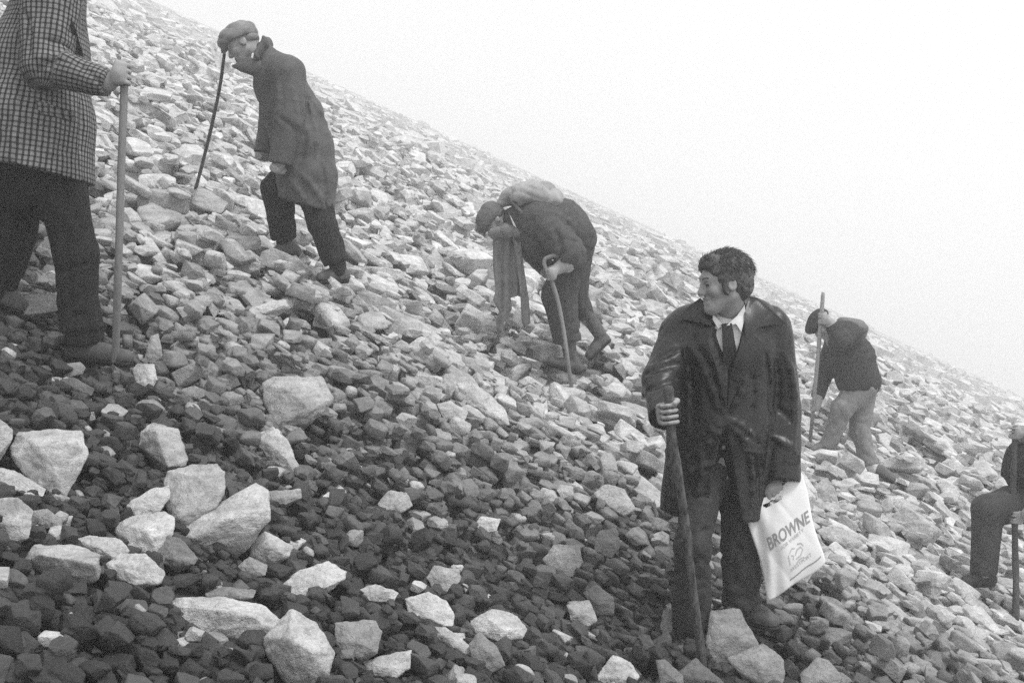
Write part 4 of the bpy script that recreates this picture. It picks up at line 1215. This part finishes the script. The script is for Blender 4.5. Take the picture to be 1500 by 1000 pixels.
# ------------------------------------------------------------------ the man in the raincoat
def raincoat_man():
    d0 = 6.95
    J = lambda x, y, dd=0.0: P(x, y, d0 + dd)
    R = lambda r: r * d0 / FPX
    root = root_at("person", J(460, 412), "man in a cap and long raincoat leaning uphill, second from left", "person", "climbers on the slope")
    coat_m = plain("raincoat_cloth", 0.080, 0.7, 0.4, 120.0, 0.2, 12.0, 0.3); trous = cloth("dark_trousers", 0.022); cap_m = cloth("tweed_cap", 0.21, .95, .35)
    fwd, up = (-.86, -.12, -.50), (-.45, 0, .88)
    hp, T, Fm = head_prims(J(357, 66, -.02), fwd, up, J(392, 92, 0), 1.0)
    bp = list(hp) + tube([J(402, 108, 0), J(430, 170, 0), J(448, 240, 0)], [R(26), R(30), R(30)], .04)
    bp += tube([J(420, 108, -.16), J(424, 180, -.2), J(411, 238, -.2)], [R(14), R(11), R(8)], .02) + tube([J(408, 108, .16), J(402, 180, .18), J(388, 225, .12)], [R(14), R(11), R(8)], .02)
    bp += tube([J(447, 250, .08), J(406, 275, .08), J(415, 350, .2)], [R(18), R(14), R(10)], .02) + tube([J(452, 250, -.06), J(474, 335, -.03), J(494, 390, 0)], [R(18), R(14), R(10)], .02)
    bp += grip_prims(J(407, 249, -.2), np.array([.2, 1, 0]), np.array([-.75, 0, -.4]), np.array([.3, 0, -1.0]), .006, J(411, 236, -.2), 1.15)
    bp += grip_prims(J(384, 231, .10), np.array([.3, 1, 0]), np.array([-.8, 0, -.4]), np.array([.3, 0, -1.0]), .006, J(390, 224, .12), 1.0)
    part("body", bp, 0.0080, SKIN, root)
    cap_part(root, T, Fm, 1.0, cap_m, .008, .030, .110, .082)
    part("hair", [ball(T(-.046, 0, .008), (.062, .0785, .042), .02, Fm)], .008, plain("grey_hair", .2, .7), root)
    tp = tube([J(448, 248, .08), J(406, 277, .06), J(415, 348, .2)], [R(29), R(22), R(18)], .03, None, (0, 1))
    tp += tube([J(455, 265, -.02), J(473, 330, -.03), J(492, 384, 0)], [R(24), R(20), R(18)], .02, None, (0, 1))
    part("trousers", tp, 0.010, trous, root, (0.006, 22, 16, (0, .2, 1)))
    for pts in ([J(415, 344, .2), J(418, 360, .2)], [J(493, 380, 0), J(496, 398, 0)]):
        part("sock", tube(pts, [R(13), R(12)], .01), .009, cloth("dark_sock", .02), root)
    shoe_parts(root, J(513, 413, .03), J(461, 415, -.04), J(498, 392, 0), LEATHER, RUBBER)
    shoe_parts(root, J(440, 376, .22), J(396, 376, .16), J(418, 354, .2), LEATHER, RUBBER)
    cp = tube([J(386, 78, 0), J(408, 120, 0), J(430, 170, 0), J(443, 215, 0), J(452, 258, 0), J(453, 300, 0)], [R(16), R(35), R(41), R(43), R(40), R(37)], .04, (YAX, 1.0))
    cp += [cone(J(420, 108, -.15), J(408, 106, .16), R(26), R(24), .04), cone(J(425, 262, -.05), J(424, 286, -.07), R(20), R(16), .03)]
    cp += [plane_cut(J(445, 301, 0), np.array([-.30, 0, -1.0]))]
    cp += tube([J(422, 112, -.16), J(424, 180, -.20), J(411, 240, -.20)], [R(25), R(20), R(16)], .02, None, (0, 1)) + tube([J(408, 112, .17), J(402, 180, .18), J(388, 226, .12)], [R(28), R(22), R(16)], .02, None, (0, 1))
    coat = part("raincoat", cp, 0.0095, coat_m, root, (0.0032, 17, 21, (.25, 0, 1)), "rain", folds=[(447, 108, 450, 180, -6), (446, 180, 436, 245, -6), (404, 170, 432, 192, -3), (428, 130, 434, 200, 4), (408, 130, 402, 190, 4), (442, 256, 474, 304, 5), (424, 262, 448, 300, 5), (460, 150, 482, 215, 4), (470, 240, 478, 300, -4), (452, 150, 462, 230, 4)])
    part("collar", tube([J(376, 82, -.11), J(389, 62, -.06), J(396, 62, .06)], [R(8), R(9), R(8)], .02, (nrm([1, 0, .4]), 2.4)), .009, coat_m, coat)
    part("lapel", tube([J(374, 100, -.10), J(356, 98, -.12), J(342, 97, -.12)], [R(13), R(8), R(3)], .01, (YAX, 2.4)) + tube([J(364, 92, -.11), J(348, 88, -.12)], [R(9), R(4)], .01, (YAX, 2.4)), .007, coat_m, coat)
    part("shirt_collar", tube([J(371, 80, -.10), J(367, 98, -.115)], [R(2.4), R(2)], .01), .006, SHIRT, root)
    tip = hit(283, 286)
    stick("thin curved stick planted before the raincoat man's face", [P(329, 77, d0 + .12), P(322, 128, d0 + .25), P(311, 180, d0 + .45), P(298, 234, d0 + .75), P(283, 290, min(tip, d0 + 1.2))], .0100, .0125, plain('weathered_wood', .085, .8, .4, 60.0, .3, 50.0), .06, 6)
raincoat_man()

# ------------------------------------------------------------------ the man bent double
def bent_man():
    d0 = 8.4
    J = lambda x, y, dd=0.0: P(x, y, d0 + dd)
    R = lambda r: r * d0 / FPX
    root = root_at("person", J(828, 546), "man in a cap bent double over a crooked cane in the middle", "person", "climbers on the slope")
    jm = cloth("dark_jacket", 0.070); trous = cloth("charcoal_trousers", 0.055); cap_m = cloth("grey_cap", 0.12)
    hp, T, Fm = head_prims(J(727, 324, -.02), (-.50, -.05, -.86), (-.86, 0, .50), J(764, 330, 0), 1.0)
    bp = list(hp) + tube([J(768, 330, 0), J(805, 336, 0), J(842, 350, 0)], [R(26), R(30), R(22)], .04)
    el, ha = J(840, 374, -.24), J(806, 402, -.27)
    bp += tube([J(790, 325, -.19), el, J(816, 394, -.26)], [R(13), R(11), R(8)], .02) + tube([J(782, 330, .19), J(784, 370, .24), J(800, 400, .15)], [R(13), R(10), R(8)], .02)
    bp += tube([J(845, 360, -.06), J(818, 432, -.05), J(831, 505, -.02)], [R(17), R(14), R(9)], .02) + tube([J(846, 360, .1), J(845, 430, .14), J(858, 466, .16), J(872, 482, .17)], [R(16), R(10), R(8), R(8)], .02)
    bp += grip_prims(ha, J(802, 388, -.27) - J(812, 428, -.27), np.array([-.6, -.8, 0]), np.array([-.8, .6, 0]), .016, J(818, 393, -.26), 1.1)
    part("body", bp, 0.0092, SKIN, root)
    cap_part(root, T, Fm, 1.0, cap_m, .010, .016)
    part("hair", [ball(T(-.046, 0, .008), (.062, .0785, .042), .02, Fm)], .009, plain("dull_hair", .13, .7), root)
    tp = tube([J(846, 356, -.06), J(819, 432, -.05), J(831, 500, -.02)], [R(25), R(24), R(19)], .03, None, (0, 1)) + tube([J(848, 356, .1), J(845, 430, .14), J(857, 466, .16)], [R(22), R(15), R(12)], .02, None, (0, 1))
    tp += [cone(J(846, 345, -.08), J(846, 345, .12), R(24), R(23), .03)]
    part("trousers", tp, 0.011, trous, root, (0.007, 20, 31, (0, .2, 1)))
    for pts in ([J(832, 496, -.02), J(835, 520, 0)], [J(860, 462, .16), J(878, 488, .17)]):
        part("sock", tube(pts, [R(11), R(10)], .01), .010, cloth("grey_sock", .10), root)
    shoe_parts(root, J(852, 549, .03), J(798, 533, -.06), J(838, 522, 0), LEATHER, RUBBER, "shoe", up=(-.2, 0, 1))
    shoe_parts(root, J(896, 497, .19), J(862, 530, .15), J(876, 486, .17), cloth("worn_boot", .10), RUBBER, "shoe", up=(-.75, 0, .66))
    jp = tube([J(752, 326, 0), J(782, 334, 0), J(822, 336, 0), J(846, 346, 0)], [R(20), R(43), R(43), R(24)], .05, (YAX, 1.0))
    jp += [cone(J(785, 350, -.1), J(786, 366, 0), R(22), R(20), .04)]
    jp += tube([J(788, 322, -.16), el], [R(27), R(19)], .03) + [cone(el + (J(836, 360, -.24) - el), J(835, 386, -.25), R(16), R(15), .02, None, (0, 1))]
    jp += tube([J(782, 326, .17), J(784, 370, .24), J(800, 394, .16)], [R(24), R(17), R(13)], .03, None, (0, 1))
    part("jacket", jp, 0.011, jm, root, (0.005, 16, 33, (.8, 0, .3)), "bentj", folds=[(812, 330, 820, 384, -6), (850, 330, 852, 380, -5), (760, 320, 790, 370, 5), (800, 310, 840, 330, 4), (775, 345, 800, 372, -4), (824, 350, 848, 356, -3)])
    patch("shirt_collar", [(746, 314), (749, 318), (757, 334), (752, 330)], "bentj", SHIRT, root, .03, .01)
    rs = tube([J(734, 297, -.02), J(752, 286, -.02), J(778, 283, 0), J(808, 291, 0), J(828, 302, 0)], [R(7), R(13), R(17), R(16), R(9)], .03, (nrm([.25, 0, 1]), 1.15))
    rs += [cone(J(762, 286, -.17), J(764, 286, .17), R(14), R(14), .06), cone(J(788, 285, -.17), J(790, 285, .17), R(15), R(15), .06), cone(J(812, 294, -.13), J(813, 294, .13), R(12), R(12), .05)]
    V, Q = solid(rs, .010, (.010, 15, 41, (1, 0, 0)))
    rt = root_at("rucksack", J(785, 300, 0), "light canvas rucksack on the back of the man bent double", "rucksack")
    link("sack", mesh_np("sack", V - origin(rt), Q, True), cloth("pale_canvas", .30), rt)
    part("shirt_sleeve", tube([J(838, 380, -.25), J(832, 388, -.255), J(819, 393, -.26)], [R(9), R(9), R(7)], .02), .009, cloth("pale_sleeve", .32), root, (.006, 40, 44, (1, 0, 0)))
    part("strap", tube([J(752, 298, -.20), J(764, 312, -.225), J(778, 332, -.225)], [R(3), R(3), R(3)], .01), .007, cloth("dark_strap", .10), rt)
    part("flap", tube([J(792, 283, -.17), J(800, 277, 0), J(793, 283, .17)], [R(9), R(12), R(9)], .04, (nrm([.3, 0, 1]), 1.3)), .010, cloth("sack_flap", .24), rt, (.006, 20, 43, (0, 1, 0)))
    part("buckle", [ball(J(836, 298, -.05), (R(4), R(4), R(5)), .01), cone(J(828, 297, -.05), J(836, 298, -.05), R(2), R(2), .01)], .006, plain("dark_buckle", .03, .5), rt)
    # the loose garment hanging from his neck
    cb = root_at("hanging_cloth", J(748, 482, -.08), "grey cloth hanging from the neck of the man bent double", "cloth")
    grey = cloth("grey_towelling", .17)
    sheet("drape", [(722, 341), (758, 341), (762, 400), (766, 425), (757, 434), (748, 436), (750, 452), (745, 462), (744, 478), (738, 466), (736, 487), (728, 486), (726, 470), (731, 456), (722, 440), (726, 425), (722, 390)], d0 - .10, grey, cb, .016, .42, .014)
    sheet("drape", [(750, 341), (761, 341), (768, 395), (775, 440), (777, 473), (768, 480), (764, 470), (762, 430), (757, 390)], d0 - .145, grey, cb, .010, .5, .02)
    part("fold_over", tube([J(722, 342, -.11), J(742, 338, -.13), J(760, 340, -.15)], [R(7), R(9), R(7)], .02), .009, grey, cb, (.006, 30, 52, (0, 0, 1)))
    tip = hit(838, 572)
    stick("crook-handled cane of the man bent double", [J(818, 373, -.27), J(808, 375, -.27), J(798, 380, -.27), J(798, 390, -.27), J(807, 408, -.27), J(817, 440, -.28), J(825, 480, -.3), J(832, 530, -.34), P(839, 578, tip)], .0155, .0145, PALEWOOD, .04, 7, per=8)
bent_man()

# ------------------------------------------------------------------ the man behind, hand on top of a tall staff
def staff_man():
    d0 = 9.9
    J = lambda x, y, dd=0.0: P(x, y, d0 + dd)
    R = lambda r: r * d0 / FPX
    root = root_at("person", J(1250, 690), "stooping man in dark jacket and light trousers behind the coated man", "person", "climbers on the slope")
    jm = cloth("navy_jacket", 0.042); trous = cloth("light_trousers", 0.20); cap_m = cloth("black_cap", 0.03)
    hp, T, Fm = head_prims(J(1204, 476, 0), (-.60, -.15, -.78), (-.78, 0, .60), J(1230, 492, 0), 1.0)
    sh, el, ha = J(1243, 490, -.17), J(1228, 486, -.24), J(1208, 465, -.22)
    bp = list(hp) + tube([J(1232, 496, 0), J(1248, 525, 0), J(1260, 562, 0)], [R(22), R(24), R(22)], .04)
    bp += tube([sh, J(1232, 500, -.27), J(1216, 472, -.23)], [R(11), R(9), R(7)], .02) + tube([J(1225, 505, .18), J(1206, 550, .15), J(1197, 588, .0)], [R(11), R(9), R(7)], .02)
    bp += tube([J(1262, 575, -.05), J(1233, 598, -.06), J(1213, 652, 0)], [R(15), R(12), R(8)], .02) + tube([J(1262, 575, .08), J(1256, 630, .05), J(1276, 684, .02)], [R(15), R(12), R(8)], .02)
    ax = J(1206, 430, -.2) - J(1190, 640, -.2)
    bp += grip_prims(J(1204, 467, -.22), ax, np.array([-.6, -.8, 0]), np.array([-.8, .6, 0]), .018, J(1215, 472, -.23), 1.15)
    bp += grip_prims(J(1192, 594, .0), ax, np.array([-.3, -.95, 0]), np.array([-1, .2, 0]), .018, J(1198, 584, .02), 1.1)
    part("body", bp, 0.0100, SKIN, root)
    part("cap", [ball(T(-.010, 0, .050), (.122, .098, .085), .02, Fm), ball(T(.06, 0, .06), (.08, .09, .05), .02, Fm), plane_cut(T(0, 0, .005), -(Fm[2] + .15 * Fm[0]))], .011, cap_m, root)
    tp = tube([J(1264, 566, -.03), J(1234, 598, -.06), J(1212, 654, 0)], [R(21), R(15), R(11)], .03, None, (0, 1)) + tube([J(1264, 572, .06), J(1259, 630, .05), J(1274, 680, .02)], [R(20), R(14), R(11)], .02, None, (0, 1))
    part("trousers", tp, 0.012, trous, root, (0.008, 18, 61, (0, .2, 1)))
    part("sock", tube([J(1273, 676, .02), J(1279, 686, .02)], [R(10), R(9)], .01), .010, cloth("white_sock", .55), root)
    shoe_parts(root, J(1275, 690, .02), J(1311, 709, -.05), J(1279, 684, .02), cloth("grey_shoe", .12), RUBBER, up=(.5, 0, .85))
    shoe_parts(root, J(1219, 660, .02), J(1186, 664, -.03), J(1214, 652, 0), cloth("grey_shoe", .16), RUBBER)
    jp = tube([J(1232, 492, 0), J(1247, 524, 0), J(1257, 556, 0)], [R(22), R(31), R(31)], .04, (YAX, 1.0))
    jp += [cone(J(1242, 490, -.14), J(1226, 500, .16), R(19), R(18), .04), plane_cut(J(1250, 572, 0), np.array([-.02, 0, -1]))]
    jp += tube([sh, J(1232, 500, -.27), J(1219, 477, -.24)], [R(17), R(13), R(9)], .02, None, (0, 1)) + tube([J(1225, 505, .17), J(1207, 548, .15), J(1198, 582, .03)], [R(17), R(12), R(9)], .02, None, (0, 1))
    j = part("jacket", jp, 0.012, jm, root, (0.010, 14, 63, (.5, 0, .8)))
    part("hood", [cone(J(1238, 480, -.02), J(1258, 484, 0), R(14), R(12), .02), ball(J(1250, 478, 0), (R(15), .13, R(10)), .03)], .011, cloth("grey_hood", .15), j, (.008, 20, 65, (1, 0, 0)))
    tip = hit(1186, 644)
    stick("tall straight pale staff held by the stooping man", [J(1206, 428, -.22), J(1199, 510, -.16), J(1192, 592, -.03), P(1186, 650, min(tip, d0 + .5))], .0170, .0165, plain('pale_staff_wood', .30, .7, .3, 60.0, .2, 40.0), .06, 9)
staff_man()

# ------------------------------------------------------------------ the climber at the right edge
def edge_man():
    d0 = 7.3
    J = lambda x, y, dd=0.0: P(x, y, d0 + dd)
    R = lambda r: r * d0 / FPX
    root = root_at("person", J(1470, 860), "climber at the right picture edge with one raised knee in jeans", "person", "climbers on the slope")
    jm = cloth("black_jacket", 0.022); jeans = cloth("dark_jeans", 0.050); cap_m = cloth("dark_cap", 0.04)
    hp, T, Fm = head_prims(J(1541, 569, -.02), (-.90, -.1, -.40), (-.35, 0, .93), J(1545, 602, 0), 1.0)
    bp = list(hp) + tube([J(1552, 615, 0), J(1545, 660, 0), J(1538, 720, 0)], [R(32), R(34), R(32)], .04)
    bp += tube([J(1548, 620, .20), J(1532, 672, .18), J(1498, 640, -.05)], [R(14), R(11), R(8)], .02) + tube([J(1556, 622, -.20), J(1560, 705, -.24), J(1506, 752, -.2)], [R(14), R(12), R(9)], .02)
    bp += tube([J(1530, 735, .0), J(1446, 744, -.05), J(1441, 838, -.02)], [R(19), R(15), R(10)], .02) + tube([J(1548, 735, .05), J(1556, 810, .05), J(1572, 905, .1)], [R(19), R(15), R(10)], .02)
    ax = np.array([0, 0, 1.0])
    bp += grip_prims(J(1486, 634, -.08), ax, np.array([-.6, -.8, 0]), np.array([-.8, .6, 0]), .019, J(1499, 640, -.06), 0.95)
    bp += grip_prims(J(1486, 757, -.12), ax, np.array([-.2, -.98, 0]), np.array([-1, .1, 0]), .019, J(1503, 753, -.18), 1.0)
    part("body", bp, 0.0088, SKIN, root)
    cap_part(root, T, Fm, 1.0, cap_m, .009)
    tp = tube([J(1535, 730, .0), J(1482, 740, -.03), J(1447, 746, -.05), J(1442, 838, -.02)], [R(32), R(25), R(21), R(18)], .03, None, (0, 1)) + tube([J(1545, 725, .05), J(1556, 810, .05), J(1570, 900, .1)], [R(32), R(24), R(19)], .03, None, (0, 1))
    part("trousers", tp, 0.010, jeans, root, (0.007, 22, 71, (0, .2, 1)))
    shoe_parts(root, J(1458, 857, .02), J(1406, 858, -.04), J(1444, 838, -.02), cloth("dark_boot", .045), RUBBER)
    shoe_parts(root, J(1584, 920, .12), J(1532, 925, .04), J(1572, 900, .1), cloth("dark_boot", .045), RUBBER)
    jp = tube([J(1550, 606, 0), J(1548, 650, 0), J(1526, 686, 0), J(1524, 702, 0)], [R(32), R(42), R(50), R(51)], .04, (YAX, 1.05), (0, 1))
    jp += tube([J(1548, 620, .19), J(1534, 672, .17), J(1502, 645, -.03)], [R(24), R(16), R(10)], .02, None, (0, 1)) + tube([J(1556, 622, -.19), J(1560, 705, -.24), J(1522, 738, -.21)], [R(24), R(18), R(13)], .02, None, (0, 1))
    j = part("jacket", jp, 0.010, jm, root, (0.007, 17, 73, (.2, 0, 1)), "edgej")
    tip = hit(1487, 905)
    stick("dark knotty staff of the climber at the right edge", [J(1487, 624, -.09), J(1485, 700, -.1), J(1487, 790, -.12), P(1488, 912, max(min(tip, d0 - .05), d0 - .6))], .0185, .0200, DARKWOOD, .12, 11)
edge_man()

# a small white scrap lying among the stones beside the coated man's shoe
sd = hit(1156, 930)
V, Q = solid([cone(P(1155, 935, sd - .03), P(1158, 925, sd - .03), .006, .006, .004, None, (1, 1))], .002)
o = link("paper_scrap", mesh_np("paper_scrap", V - P(1156, 930, sd - .03), Q, True), plain("paper", .75, .9)); o.location = P(1156, 930, sd - .03)
tag(o, "tiny white scrap among the stones right of the man's shoe", "litter")

# ------------------------------------------------------------------ the mist
def haze_box():
    x0, x1, y0, y1, z0, z1 = -92, 94, -8, 202, -92, 34
    bm = bmesh.new(); bmesh.ops.create_cube(bm, size=1.0)
    for v in bm.verts:
        v.co = ((x0 + x1) / 2 + v.co.x * (x1 - x0), (y0 + y1) / 2 + v.co.y * (y1 - y0), (z0 + z1) / 2 + v.co.z * (z1 - z0))
    me = bpy.data.meshes.new("haze"); bm.to_mesh(me); bm.free()
    m = bpy.data.materials.new("haze"); m.use_nodes = True
    n, l = m.node_tree.nodes, m.node_tree.links
    n.clear()
    out = n.new("ShaderNodeOutputMaterial"); pv = n.new("ShaderNodeVolumePrincipled")
    pv.inputs["Color"].default_value = (0.97, 0.97, 0.97, 1)
    pv.inputs["Density"].default_value = HAZE_DENSITY
    pv.inputs["Anisotropy"].default_value = 0.2
    l.new(pv.outputs[0], out.inputs["Volume"])
    o = link("haze", me, m)
    tag(o, "thin pale mist filling the air over the slope", "mist", kind="stuff")
haze_box()
